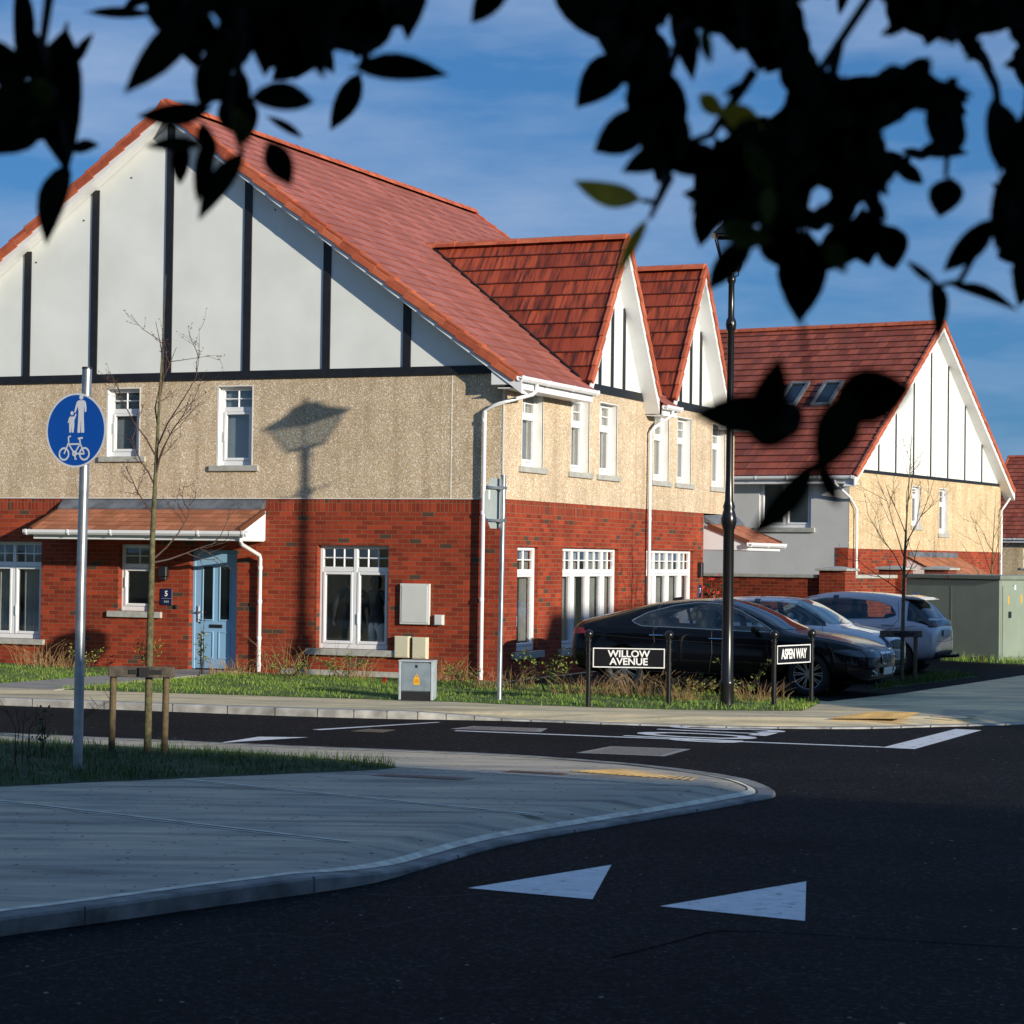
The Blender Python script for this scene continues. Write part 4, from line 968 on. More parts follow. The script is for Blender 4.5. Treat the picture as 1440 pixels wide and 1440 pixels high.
w.lathe([(.03,Z1+.29),(.018,Z1+.32),(.034,Z1+.35),(.018,Z1+.38),(0,Z1+.42)], (0,0,0), 12); w.build('lantern_roof', M['black_metal'], ln_)

# grey electricity cabinet in front of the wall
cb = thing('electric_cabinet', (-14.02, 28.45, 0), 'small grey steel cabinet with a yellow warning triangle at the back of the pavement', 'utility cabinet', R(14)); cb.scale = (.66, .66, .88)
w = MB(); w.box(-.02,.70,.0,.36,.02,.62); w.box(.02,.66,-.03,.0,.16,.60); body = w.build('body', M['cab_grey'], cb, bevel=.006)
w = MB(); w.box(-.035,.015,-.04,.37,.015,.625); w.box(.665,.715,-.04,.37,.015,.625); w.box(-.045,.725,-.05,.38,.625,.65); w.build('frame', M['cab_light'], cb, bevel=.006)
w = MB(); w.box(.016,.664,-.02,.02,.0,.15); w.build('base', M['dark_plastic'], cb)
w = MB(); w.prism([(.29,.26),(.42,.26),(.42,.35),(.365,.42),(.355,.445),(.345,.42),(.29,.35)], -.0335, -.031, P=lambda x,y,z:(x,z,y)); st = w.build('warning_sticker', M['warn'], body)
w = MB()
for zz_ in (.30,.33): w.box(.31,.40,-.0345,-.0336,zz_,zz_+.009)
w.prism([(.352,.41),(.346,.385),(.356,.385),(.350,.362),(.364,.392),(.355,.392),(.36,.41)], -.0345, -.0336, P=lambda x,y,z:(x,z,y)); w.build('sticker_print', M['warn_ink'], st)
w = MB(); w.box(.325,.375,-.036,-.03,.53,.575); w.build('lock', M['dark_plastic'], body)

# green transformer kiosk
KP = Vector((-9.136, 46.364, 0)); ka = math.atan2(-.353, .936)
kb = thing('transformer_kiosk', KP, 'big sage green electricity kiosk with an overhanging lid behind the hatchback', 'utility kiosk', ka)
L_ = 2.3; Dp = 2.1
w = MB(); w.box(-L_,0,0,Dp,0,1.70); body = w.build('body', M['kiosk'], kb, bevel=.012)
w = MB(); w.box(-L_-.04,.05,-.05,Dp+.04,1.705,1.80); w.build('lid', M['kiosk_top'], kb, bevel=.015, seg=2)
w = MB()
w.box(-1.17,-1.155,-.004,.003,.03,1.70); w.box(-L_,0,-.012,.002,.02,.08); w.box(-.003,.004,.04,.06,.04,1.70,P=None); w.build('panel_seam', M['kiosk_top'], body)
w = MB(); w.box(-.002,.022,.10,.98,.10,1.58); w.box(-.002,.022,1.0,1.9,.10,1.58); dr = w.build('door', M['kiosk'], body, bevel=.008)
w = MB(); w.box(.022,.024,.28,.33,1.20,1.38); w.box(.022,.024,.78,.83,1.22,1.40); w.build('warning_sticker', M['warn'], dr)
w = MB(); w.box(.022,.05,.30,.38,.92,1.05); w.build('lock', M['dark_plastic'], dr)
w = MB(); w.box(.022,.03,.52,.58,1.50,1.60); w.build('white_sticker', M['sign_white'], dr)
w = MB(); w.box(-1.2,-1.185,-.056,-.05,1.71,1.79); w.build('red_tape', M['red_lamp'], kb)
w = MB()
for x in (-.46,-.36,-.30): w.box(x,x+.03,-.05,-.005,.03,.12)
w.build('cable_stub', M['dark_plastic'], kb)

# covers set into the road and pavement
def cover(name, quad, z, label, cat, mats, rows=9, border=True):
    P = [Vector((*q, z)) for q in quad]; c = sum(P, Vector())/4; t = MB()
    t.face([p-c for p in P]); f = t.build(name, mats[0], None); f.location = c; tag(f, label, cat)
    i = MB(); q = [(p-c).lerp(Vector(), .16)+Vector((0,0,.003)) for p in P]
    for k in range(rows):
        for j in range(rows):
            u0, u1 = (k+.15)/rows, (k+.85)/rows; v0, v1 = (j+.15)/rows, (j+.85)/rows
            g_ = lambda u, v: (q[0].lerp(q[1], u)).lerp(q[3].lerp(q[2], u), v)
            i.face([g_(u0,v0), g_(u1,v0), g_(u1,v1), g_(u0,v1)])
    i.build('tread_pattern', mats[1], f); return f
M['cover_frame'] = plain('worn concrete surround', (.30,.29,.27), .8, .25, 16); M['iron_lt'] = plain('worn cast iron', (.22,.21,.20), .45, .4, 30, metal=.3)
cover('manhole_cover', [(-9.14,22.93),(-8.15,23.05),(-8.2,24.08),(-9.12,23.95)], ROADZ+.005, 'square manhole cover in the middle of the road beside the buff paving', 'manhole cover', (M['cover_frame'], M['iron_lt']))
cover('manhole_cover', [(-11.75,25.25),(-10.6,25.42),(-10.75,26.0),(-11.7,25.85)], ROADZ+.005, 'manhole cover close to the far kerb in front of the cabinet', 'manhole cover', (M['cover_frame'], M['iron_lt']))
cover('drain_grating', [(-12.62,24.25),(-12.2,24.3),(-12.25,24.75),(-12.6,24.7)], ROADZ+.005, 'small rusty drain grating at the end of the white centre line', 'drain', (plain('rusty surround', (.26,.19,.10), .8, .3, 20), M['iron']), 5)
ic = gr(590,1093); cover('inspection_cover', [(ic.x-.45,ic.y-.12),(ic.x+.45,ic.y-.06),(ic.x+.5,ic.y+.18),(ic.x-.45,ic.y+.12)], .005, 'dark inspection cover in the near pavement beyond the grass', 'cover', (M['iron'], M['iron']))
ic = gr(752,1087); cover('inspection_cover', [(ic.x-.3,ic.y-.08),(ic.x+.3,ic.y-.05),(ic.x+.32,ic.y+.1),(ic.x-.28,ic.y+.1)], .005, 'rusty inspection cover beside the buff tactile paving', 'cover', (plain('rust', (.30,.13,.05), .85, .35, 20), M['iron']), 5)

# hanging basket at door seven
hb = thing('flower_basket', (-14.9, 44.95, 1.15), 'basket of bright red flowers hanging by the far front door', 'flower basket')
w = MB(); fl = MB(); rnd = random.Random(3)
for k in range(170):
    p = Vector((rnd.gauss(0,.11), rnd.gauss(0,.13), rnd.gauss(.12,.2))); n_ = Vector((rnd.gauss(0,1), rnd.gauss(0,1), rnd.gauss(0,1))).normalized(); t_ = n_.orthogonal().normalized(); s_ = rnd.uniform(.025,.05)
    (fl if rnd.random() < .42 and p.z > 0 else w).face([p-t_*s_, p+n_.cross(t_)*s_*.7, p+t_*s_, p-n_.cross(t_)*s_*.7])
M['leaf_green'] = plain('small green leaves', (.045,.085,.022), .6, .3, 9); M['petal'] = plain('red petals', (.60,.02,.02), .6, .15, 9)
w.build('foliage', M['leaf_green'], hb, fix=False); fl.build('flowers', M['petal'], hb, fix=False)
w = MB(); w.lathe([(.05,-.22),(.14,-.1),(.17,.02)], (0,0,0), 14); w.build('bowl', M['dark_plastic'], hb)
# ================================================================== cars
def section(w, wt, zb, zs, zt):
    gh = zt-zs
    pts = [(0,zb),(.62*w,zb),(.93*w,zb+.015),(w,zb+.14),(w*1.0,(zb+zs)/2+.03),(.985*w,zs-.06),(.95*w,zs)]
    if gh > .16: pts += [(.95*w+(wt+.045-.95*w)*.55, zs+(gh-.07)*.5),(wt+.045,zt-.075),(wt*.86,zt-.022),(wt*.45,zt-.003),(0,zt)]
    else: pts += [(.95*w+(wt-.95*w)*.5, zs+gh*.42),(wt,zs+gh*.72),(wt*.86,zt-.018),(wt*.45,zt-.003),(0,zt)]
    return pts
def car(name, loc, rz, label, cat, paint, spec):
    root = thing(name, loc, label, cat, rz)
    ST = spec['stations']; rings = []; v = []; f = []
    for x, zb, zs, zt, w_, wt in ST:
        s = section(w_, wt, zb, zs, zt); ring = [(x, y, z) for y, z in s]+[(x, -y, z) for y, z in reversed(s[1:-1])]
        rings.append(ring)
    n = len(rings[0])
    for r_ in rings: v += r_
    for k in range(len(rings)-1):
        for j in range(n): f.append((k*n+j, k*n+(j+1) % n, (k+1)*n+(j+1) % n, (k+1)*n+j))
    f.append(tuple(range(n))); f.append(tuple((len(rings)-1)*n+j for j in reversed(range(n))))
    me = bpy.data.meshes.new('tmp'); me.from_pydata(v, [], f)
    bm = bmesh.new(); bm.from_mesh(me); bmesh.ops.recalc_face_normals(bm, faces=bm.faces); bm.to_mesh(me); bm.free()
    tmp = bpy.data.objects.new('tmp', me); COL.objects.link(tmp)
    md = tmp.modifiers.new('s', 'SUBSURF'); md.levels = 2; md.render_levels = 2
    dg = bpy.context.evaluated_depsgraph_get(); dg.update(); full = bpy.data.meshes.new_from_object(tmp.evaluated_get(dg))
    bmf = bmesh.new(); bmf.from_mesh(full); bvh = BVHTree.FromBMesh(bmf)
    # wheel arches
    cut = MB(); AR = spec['wr']+.035
    for ax in spec['axles']:
        for s in (-1, 1): cut.lathe([(AR, 0), (AR, 1)], (0,0,0), 40, axis='y'); q = cut.v[-80:]; cut.v[-80:] = [(x+ax, (s*(.60+.6*y)), z+spec['wr']) for x, y, z in q]
    co = cut.build('cutter', None)
    for m_ in (paint, M['cabin']): full.materials.append(m_)
    for pg in full.polygons: pg.material_index = 0
    tmp.data = full; tmp.modifiers.clear()
    wc = MB(); wd = spec['side_windows'][0]; outl = [Vector(q) for q in wd[0]]+[Vector(q) for q in reversed(wd[1])]
    n_ = len(outl); area = sum(outl[i].x*outl[(i+1) % n_].y-outl[(i+1) % n_].x*outl[i].y for i in range(n_)); sg0 = 1 if area > 0 else -1; shr = []
    for i in range(n_):
        a_ = (outl[i]-outl[i-1]).normalized(); b_ = (outl[(i+1) % n_]-outl[i]).normalized(); m2 = (Vector((-a_.y, a_.x))+Vector((-b_.y, b_.x)))*sg0
        shr.append(tuple(outl[i]+(m2.normalized()*.014 if m2.length > .3 else Vector((0, 0)))))
    wc.prism(shr, -2, 2, mi=1, P=lambda x, y, z: (x, z, y)); wo = wc.build('cutter', [paint, M['cabin']])
    b2 = tmp.modifiers.new('w', 'BOOLEAN'); b2.operation = 'DIFFERENCE'; b2.object = wo; b2.solver = 'EXACT'
    bo = tmp.modifiers.new('b', 'BOOLEAN'); bo.operation = 'DIFFERENCE'; bo.object = co; bo.solver = 'EXACT'
    dg.update(); bodym = bpy.data.meshes.new_from_object(tmp.evaluated_get(dg))
    bpy.data.objects.remove(tmp); bpy.data.objects.remove(co); bpy.data.objects.remove(wo)
    body = link('body', bodym, None, root); bodym.shade_smooth()
    es = body.modifiers.new('ES', 'EDGE_SPLIT'); es.split_angle = R(45)
    def hit(o, d):
        h = bvh.ray_cast(Vector(o), Vector(d)); return h
    def proj(mode, a, b, off):
        if mode == 'L': o, d = (a, 3, b), (0,-1,0)
        elif mode == 'R': o, d = (a, -3, b), (0,1,0)
        elif mode == 'F': o, d = (4, a, b), (-1,0,0)
        elif mode == 'B': o, d = (-4, a, b), (1,0,0)
        else: o, d = (a, b, 4), (0,0,-1)
        h = hit(o, d)
        if h[0] is None: return None
        return h[0]-Vector(d)*off if mode in 'FBT' and off > .02 else h[0]+h[1]*off
    def resamp(pl, m):
        pl = [Vector(p) for p in pl]; L = [0]
        for i in range(1, len(pl)): L.append(L[-1]+(pl[i]-pl[i-1]).length)
        out = []
        for k in range(m+1):
            t = L[-1]*k/m; i = 1
            while i < len(pl)-1 and L[i] < t: i += 1
            out.append(pl[i-1].lerp(pl[i], (t-L[i-1])/max(1e-9, L[i]-L[i-1])))
        return out
    def patch(nm, mode, top, bot, mat, off=.004, m=24, k=8, parent=None, thick=0.0):
        """Skin between two outline curves, laid on the body surface."""
        A = resamp(top, m); B = resamp(bot, m); mb = MB(); G_ = []
        for i in range(m+1):
            col = []
            for j in range(k+1):
                p = A[i].lerp(B[i], j/k); col.append(proj(mode, p.x, p.y, off))
            G_.append(col)
        for i in range(m):
            for j in range(k):
                q = [G_[i][j], G_[i+1][j], G_[i+1][j+1], G_[i][j+1]]
                if all(x is not None for x in q): mb.face(q)
        if not mb.f: return None
        o = mb.build(nm, mat, parent or root, fix=True)
        bm = bmesh.new(); bm.from_mesh(o.data); bmesh.ops.remove_doubles(bm, verts=bm.verts, dist=.0008); bmesh.ops.recalc_face_normals(bm, faces=bm.faces)
        c = sum((x.co for x in bm.verts), Vector())/len(bm.verts); ff = max(bm.faces, key=lambda x: x.calc_area())
        want = {'L': Vector((0,1,0)), 'R': Vector((0,-1,0)), 'F': Vector((1,0,0)), 'B': Vector((-1,0,0)), 'T': Vector((0,0,1))}[mode]
        if ff.normal.dot(want) < 0: bmesh.ops.reverse_faces(bm, faces=bm.faces)
        bm.to_mesh(o.data); bm.free(); o.data.shade_smooth()
        if thick:
            sm = o.modifiers.new('S', 'SOLIDIFY'); sm.thickness = thick; sm.offset = 1
        return o
    def line(nm, mode, pts, mat, r=.004, off=.002, m=30, parent=None):
        P_ = [proj(mode, p.x, p.y, off) for p in resamp(pts, m)]; P_ = [p for p in P_ if p is not None]
        mb = MB(); mb.tube(P_, r, 6); return mb.build(nm, mat, parent or root, smooth=True)
    root['_'] = 0; del root['_']
    for s in 'LR':
        for wd in spec['side_windows']:
            g_ = patch('side_window', s, wd[0], wd[1], M['car_side'], .004, 26, 8)
            if spec.get('trim'): line('window_trim', s, wd[0]+list(reversed(wd[1]))+[wd[0][0]], spec['trim'], .007, .004, 70, g_)
        for nm, pts in spec['lines']:
            line(nm, s, pts, M['dark_plastic'], .004, .0005, 40)
        for x, z in spec['handles']:
            mb = MB(); p = [proj(s, x+dx, z, .022) for dx in (-.11,-.04,.04,.11)]; mb.tube([proj(s, x-.11, z, 0)]+p+[proj(s, x+.11, z, 0)], .011, 6); mb.build('door_handle', spec['handle_mat'], root, smooth=True)
        x, y, z = spec['mirror']; sg_ = 1 if s == 'L' else -1
        mb = MB(); mb.lathe([(0,-.10),(.045,-.09),(.075,-.04),(.08,.02),(.06,.07),(0,.085)], (0,0,0), 16, axis='y'); mb.v = [(x+q[0]*.75, sg_*(y+q[1]*1.05), z+q[2]*.8) for q in mb.v]
        mb.bar((x, sg_*(y-.2), z-.05), (x, sg_*(y-.05), z-.02), .06, .035); mb.build('wing_mirror', spec['mirror_mat'], root, smooth=True)
    for p in spec['patches']: patch(*p[:5], **p[5])
    for p in spec.get('curves', []): line(*p[:4], **p[4])
    # wheels
    wr = spec['wr']; tw = .21
    for ax in spec['axles']:
        for s in (-1, 1):
            yo = spec['track']*s
            t = MB(); r0 = spec['rim']
            t.lathe([(r0*.92,-tw/2+.02),(r0+.01,-tw/2),(wr-.03,-tw/2+.005),(wr-.006,-tw/2+.03),(wr,-tw/4),(wr,tw/4),(wr-.006,tw/2-.03),(wr-.03,tw/2-.005),(r0+.01,tw/2),(r0*.92,tw/2-.02)], (ax, yo, wr), 40, axis='y', cap=False)
            wl = t.build('wheel', M['rubber'], root, smooth=True)
            rm = MB(); f0 = s*(tw/2-.025)
            rm.lathe([(r0*.88,f0-s*.06),(r0*.9,f0),(r0,f0+s*.012),(r0*1.0,f0-s*.02)], (ax, yo, wr), 40, axis='y', cap=False)
            rm.lathe([(0,f0+s*.004),(.05,f0+s*.004),(.06,f0-s*.012),(.0,f0-s*.03)], (ax, yo, wr), 16, axis='y')
            ns = spec['spokes']
            for k in range(ns):
                a_ = 2*PI*k/ns; 
                for da in ((-.045,.045) if spec.get('double') else (0,)):
                    b_ = a_+da*2.2; c_ = a_+da
                    rm.bar((ax+.04*math.cos(c_), yo+f0-s*.008, wr+.04*math.sin(c_)), (ax+r0*.93*math.cos(b_), yo+f0-s*.002, wr+r0*.93*math.sin(b_)), spec['spw'], .016, up=(0,1,0))
            rm.build('rim', M['rim'], wl)
            bk = MB(); bk.lathe([(0,f0-s*.085),(r0*.9,f0-s*.085)], (ax, yo, wr), 28, axis='y'); bk.build('brake_disc', M['dark_plastic'], wl)
    for x_, pil in spec['pillars']:
        for s in 'LR': patch('door_pillar', s, [(x_-pil, 1.42), (x_+pil, 1.42)], [(x_-pil+.02, .95), (x_+pil+.02, .95)], M['carglass'], .007, 3, 12)
    for x_ in spec['seats']:
        for y_ in (-.36, .36):
            q = MB(); q.box(x_-.09, x_+.06, y_-.24, y_+.24, .6, 1.10); q.box(x_-.12, x_-.03, y_-.13, y_+.13, 1.11, 1.26); q.build('seat', M['rubber'], root, bevel=.05, seg=3)
    # dark lining behind the wheels
    li = MB()
    li.box(spec['axles'][0]-.5, spec['axles'][1]+.5, -.62, .62, .20, .60); li.build('underbody', M['rubber'], root)
    bmf.free()
    return root
# black saloon: nose to the right (+x)
bmw = dict(pillars=[(-.12,.055),(-1.0,.03)], seats=[-.35,-1.15], wr=.335, rim=.245, axles=(-1.50,1.47), track=.79, spokes=10, double=True, spw=.016, trim=M['trim_blue'], handle_mat=M['chrome'], mirror_mat=M['paint_black'], mirror=(.66,.98,.99),
  stations=[(-2.46,.44,.74,.88,.62,.52),(-2.43,.36,.84,1.01,.76,.62),(-2.33,.29,.92,1.085,.86,.70),(-2.05,.24,.96,1.14,.91,.73),(-1.72,.22,.97,1.215,.925,.68),(-1.2,.21,.965,1.365,.93,.61),(-.65,.20,.955,1.43,.93,.60),(-.2,.20,.945,1.445,.93,.61),(.15,.20,.94,1.41,.93,.60),(.55,.20,.93,1.27,.93,.63),(.88,.21,.92,1.09,.93,.68),(1.15,.21,.90,.97,.93,.74),(1.55,.21,.86,.925,.925,.74),(1.9,.22,.80,.875,.92,.73),(2.15,.22,.74,.81,.90,.70),(2.34,.23,.67,.735,.83,.64),(2.42,.27,.61,.67,.72,.56),(2.45,.34,.55,.61,.6,.5)],
  side_windows=[([(-1.40,1.075),(-1.18,1.20),(-.75,1.32),(-.35,1.375),(.0,1.36),(.3,1.275),(.6,1.13),(.90,.965)], [(-1.38,1.05),(-1.22,.995),(-.7,.985),(-.3,.975),(.1,.965),(.4,.955),(.7,.95),(.92,.945)])],
  lines=[('door_seam',[(.80,.94),(.86,.6),(.82,.28)]),('door_seam',[(-.06,.97),(-.04,.6),(-.1,.27)]),('door_seam',[(-1.02,.98),(-.98,.75),(-1.1,.58)]),('sill_line',[(-1.1,.30),(1.0,.30)]),('shoulder_crease',[(-2.2,.86),(-1.0,.80),(.4,.75),(1.5,.72)])],
  handles=[(.02,.83),(-.95,.86)],
  patches=[('windscreen','F',[(-.60,1.385),(0,1.40),(.60,1.385)],[(-.70,.995),(0,.985),(.70,.995)],M['carglass'],{}),
    ('rear_window','B',[(-.55,1.35),(0,1.36),(.55,1.35)],[(-.64,1.14),(0,1.135),(.64,1.14)],M['carglass'],{}),
    ('headlight','F',[(-.80,.70),(-.6,.70),(-.34,.685)],[(-.78,.60),(-.6,.585),(-.33,.60)],M['headlamp'],dict(off=.008,thick=.01)),('headlight','F',[(.34,.685),(.6,.70),(.80,.70)],[(.33,.60),(.6,.585),(.78,.60)],M['headlamp'],dict(off=.008,thick=.01)),
    ('headlight','R',[(1.86,.70),(2.1,.72),(2.32,.685)],[(1.90,.672),(2.12,.625),(2.36,.61)],M['headlamp'],dict(off=.008)),('headlight','L',[(1.90,.72),(2.1,.745),(2.30,.72)],[(1.95,.66),(2.12,.63),(2.36,.61)],M['headlamp'],dict(off=.008)),
    ('grille','F',[(-.29,.665),(-.03,.665)],[(-.26,.50),(-.04,.48)],M['chrome'],dict(off=.012,thick=.012)),('grille','F',[(.03,.665),(.29,.665)],[(.04,.48),(.26,.50)],M['chrome'],dict(off=.012,thick=.012)),
    ('grille_slats','F',[(-.265,.645),(-.05,.645)],[(-.24,.515),(-.055,.50)],M['dark_plastic'],dict(off=.027)),('grille_slats','F',[(.05,.645),(.265,.645)],[(.055,.50),(.24,.515)],M['dark_plastic'],dict(off=.027)),
    ('number_plate','F',[(-.26,.44),(.26,.44)],[(-.26,.33),(.26,.33)],M['plate'],dict(off=.035,thick=.006)),
    ('front_intake','F',[(-.66,.40),(-.30,.36),(.30,.36),(.66,.40)],[(-.62,.29),(0,.27),(.62,.29)],M['dark_plastic'],dict(off=.006)),
    ('tail_light','B',[(-.78,.93),(-.4,.93)],[(-.80,.84),(-.40,.845)],M['red_lamp'],dict(off=.006)),('tail_light','B',[(.4,.93),(.78,.93)],[(.40,.845),(.80,.84)],M['red_lamp'],dict(off=.006)),
    ('tail_light','R',[(-2.37,.94),(-2.2,.945)],[(-2.38,.84),(-2.14,.87)],M['red_lamp'],dict(off=.006)),('tail_light','L',[(-2.37,.94),(-2.2,.945)],[(-2.38,.84),(-2.14,.87)],M['red_lamp'],dict(off=.006))],
  curves=[('intake_trim','F',[(-.70,.41),(-.46,.34),(-.70,.33)],M['chrome'],dict(r=.008)),('intake_trim','F',[(.70,.41),(.46,.34),(.70,.33)],M['chrome'],dict(r=.008)),('bonnet_seam','T',[(1.35,-.80),(1.9,-.76),(2.25,-.62)],M['dark_plastic'],dict(r=.004)),('bonnet_seam','T',[(1.35,.80),(1.9,.76),(2.25,.62)],M['dark_plastic'],dict(r=.004))])
bc = car('saloon_car', (-10.83, 33.78, 0), 0, 'long black saloon car parked nearest, beside the corner house', 'car', M['paint_black'], bmw)
w = MB(); w.prism([(-1.05,1.33),(-.82,1.385),(-.86,1.45),(-.98,1.43)], -.02, .02, P=lambda x,y,z:(x,z,y)); w.build('aerial', M['dark_plastic'], bc)
# silver hatchback with a floating roof: nose to the right
mini = dict(pillars=[(-.40,.05)], seats=[-.45,-1.1], wr=.31, rim=.215, axles=(-1.28,1.28), track=.74, spokes=8, spw=.03, handle_mat=M['chrome'], mirror_mat=M['sign_white'], mirror=(.36,.95,1.0),
  stations=[(-1.92,.40,.80,.98,.70,.58),(-1.87,.30,.88,1.12,.80,.60),(-1.7,.24,.93,1.28,.85,.60),(-1.3,.21,.95,1.39,.865,.62),(-.7,.20,.95,1.425,.87,.63),(-.1,.20,.945,1.43,.87,.63),(.28,.20,.94,1.395,.87,.62),(.58,.20,.935,1.24,.87,.63),(.86,.20,.93,1.06,.87,.68),(1.1,.20,.90,.96,.865,.70),(1.4,.21,.85,.92,.85,.70),(1.68,.22,.77,.85,.80,.66),(1.84,.25,.68,.76,.72,.58),(1.90,.32,.60,.67,.62,.5)],
  side_windows=[([(-1.55,1.22),(-1.2,1.32),(-.5,1.36),(.0,1.36),(.28,1.32),(.52,1.18),(.74,1.02)],[(-1.6,.99),(-1.2,.985),(-.5,.98),(.0,.975),(.28,.97),(.52,.965),(.78,.96)])],
  lines=[('door_seam',[(.80,.95),(.82,.6),(.78,.28)]),('door_seam',[(-.35,.97),(-.33,.6),(-.4,.27)])], handles=[(-.22,.86)],
  patches=[('windscreen','F',[(-.60,1.365),(0,1.38),(.60,1.365)],[(-.72,.99),(0,.995),(.72,.99)],M['carglass_reflect'],{}),
    ('black_pillar','R',[(.28,1.35),(.5,1.25),(.82,1.02)],[(.28,1.0),(.48,.97),(.86,.955)],M['carglass'],dict(off=.003)),
    ('bonnet_scoop','F',[(-.2,.86),(.2,.86)],[(-.2,.835),(.2,.835)],M['dark_plastic'],dict(off=.004)),
    ('grille','F',[(-.42,.72),(0,.74),(.42,.72)],[(-.40,.60),(0,.575),(.40,.60)],M['dark_plastic'],dict(off=.008)),
    ('number_plate','F',[(-.26,.55),(.26,.55)],[(-.26,.44),(.26,.44)],M['sign_back'],dict(off=.02,thick=.006)),
    ('front_intake','F',[(-.55,.40),(.55,.40)],[(-.5,.30),(.5,.30)],M['dark_plastic'],dict(off=.006)),
    ('headlight','F',[(-.64,.80),(-.46,.80)],[(-.66,.62),(-.46,.62)],M['headlamp'],dict(off=.006)),('headlight','F',[(.46,.80),(.64,.80)],[(.46,.62),(.66,.62)],M['headlamp'],dict(off=.006))],
  curves=[('wiper','T',[(.98,-.35),(.90,.05)],M['dark_plastic'],dict(r=.01)),('bonnet_seam','T',[(1.1,-.72),(1.6,-.62)],M['dark_plastic'],dict(r=.004))])
car('hatchback_car', (-10.95, 37.35, 0), 0, 'silver hatchback with a black pillared cabin parked in the middle of the row', 'car', M['paint_silver'], mini)
# blue silver hatchback, tail to the right
yar = dict(pillars=[(-.06,.05)], seats=[-.25,-1.0], wr=.315, rim=.215, axles=(-1.22,1.33), track=.755, spokes=10, spw=.028, handle_mat=M['paint_bluesilver'], mirror_mat=M['paint_bluesilver'], mirror=(.72,.95,1.02),
  stations=[(-1.95,.42,.72,.80,.66,.55),(-1.92,.34,.82,.92,.78,.62),(-1.84,.28,.90,1.04,.84,.62),(-1.68,.25,.95,1.22,.87,.60),(-1.45,.23,.96,1.38,.875,.60),(-1.1,.21,.955,1.455,.88,.61),(-.5,.20,.95,1.495,.88,.63),(.1,.20,.945,1.49,.88,.63),(.55,.20,.94,1.40,.88,.63),(.95,.20,.935,1.22,.88,.66),(1.3,.20,.92,1.05,.875,.70),(1.6,.21,.86,.96,.85,.68),(1.82,.24,.74,.83,.78,.6),(1.95,.32,.6,.68,.62,.5)],
  side_windows=[([(-1.22,1.10),(-1.12,1.25),(-.85,1.335),(-.3,1.385),(.15,1.375),(.5,1.31),(.95,1.11),(1.15,1.02)],[(-1.20,1.06),(-1.05,1.01),(-.7,.995),(-.3,.985),(.15,.98),(.5,.975),(.9,.97),(1.16,.98)])],
  lines=[('door_seam',[(-.02,.98),(.0,.6),(-.05,.27)]),('door_seam',[(-1.22,1.33),(-1.27,1.0),(-1.02,.74),(-.98,.62)]),('door_seam',[(.86,.96),(.9,.6),(.85,.28)]),('shoulder_crease',[(-1.6,.90),(-1.0,.80),(-.2,.76),(.8,.76)])], handles=[(.12,.87),(-1.08,.90)],
  patches=[('windscreen','F',[(-.60,1.40),(0,1.42),(.60,1.40)],[(-.70,1.06),(0,1.05),(.70,1.06)],M['carglass'],{}),
    ('rear_window','B',[(-.56,1.37),(0,1.385),(.56,1.37)],[(-.66,1.04),(0,1.02),(.66,1.04)],M['carglass'],dict(off=.006)),
    ('black_quarter','R',[(-1.40,1.33),(-1.62,1.22),(-1.80,1.0)],[(-1.42,.985),(-1.55,.97),(-1.84,.90)],M['carglass'],dict(off=.004)),('black_quarter','L',[(-1.40,1.33),(-1.62,1.22),(-1.80,1.0)],[(-1.42,.985),(-1.55,.97),(-1.84,.90)],M['carglass'],dict(off=.004)),
    ('tail_light','B',[(-.80,.98),(0,1.0),(.80,.98)],[(-.80,.87),(0,.90),(.80,.87)],M['carglass'],dict(off=.018,thick=.01)),
    ('tail_lens','B',[(-.80,.96),(-.55,.965)],[(-.80,.90),(-.55,.91)],M['red_lamp'],dict(off=.035)),('tail_lens','B',[(.55,.965),(.80,.96)],[(.55,.91),(.80,.90)],M['red_lamp'],dict(off=.035)),
    ('number_plate','B',[(-.26,.82),(.26,.82)],[(-.26,.70),(.26,.70)],M['sign_back'],dict(off=.02,thick=.006)),
    ('lower_bumper','B',[(-.72,.42),(0,.44),(.72,.42)],[(-.66,.30),(0,.30),(.66,.30)],M['dark_plastic'],dict(off=.006))],
  curves=[('boot_seam','B',[(-.68,.62),(0,.60),(.68,.62)],M['dark_plastic'],dict(r=.004))])
yc = car('hatchback_car', (-11.0, 40.95, 0), R(180), 'blue silver hatchback parked tail outwards beside the green kiosk', 'car', M['paint_bluesilver'], yar)
w = MB(); w.prism([(-1.25,1.44),(-1.58,1.40),(-1.72,1.355),(-1.58,1.35),(-1.35,1.37)], -.58, .58, P=lambda x,y,z:(x,z,y)); w.build('spoiler', M['paint_bluesilver'], yc, bevel=.015)
w = MB(); w.prism([(-1.30,1.45),(-1.42,1.44),(-1.44,1.50),(-1.36,1.50)], -.015, .015, P=lambda x,y,z:(x,z,y)); w.build('aerial', M['paint_bluesilver'], yc)
w = MB(); w.tube([(-1.6,.0,.32),(-2.12,0,.34),(-2.2,0,.36)], .03, 8); w.build('tow_bar', M['dark_plastic'], yc)
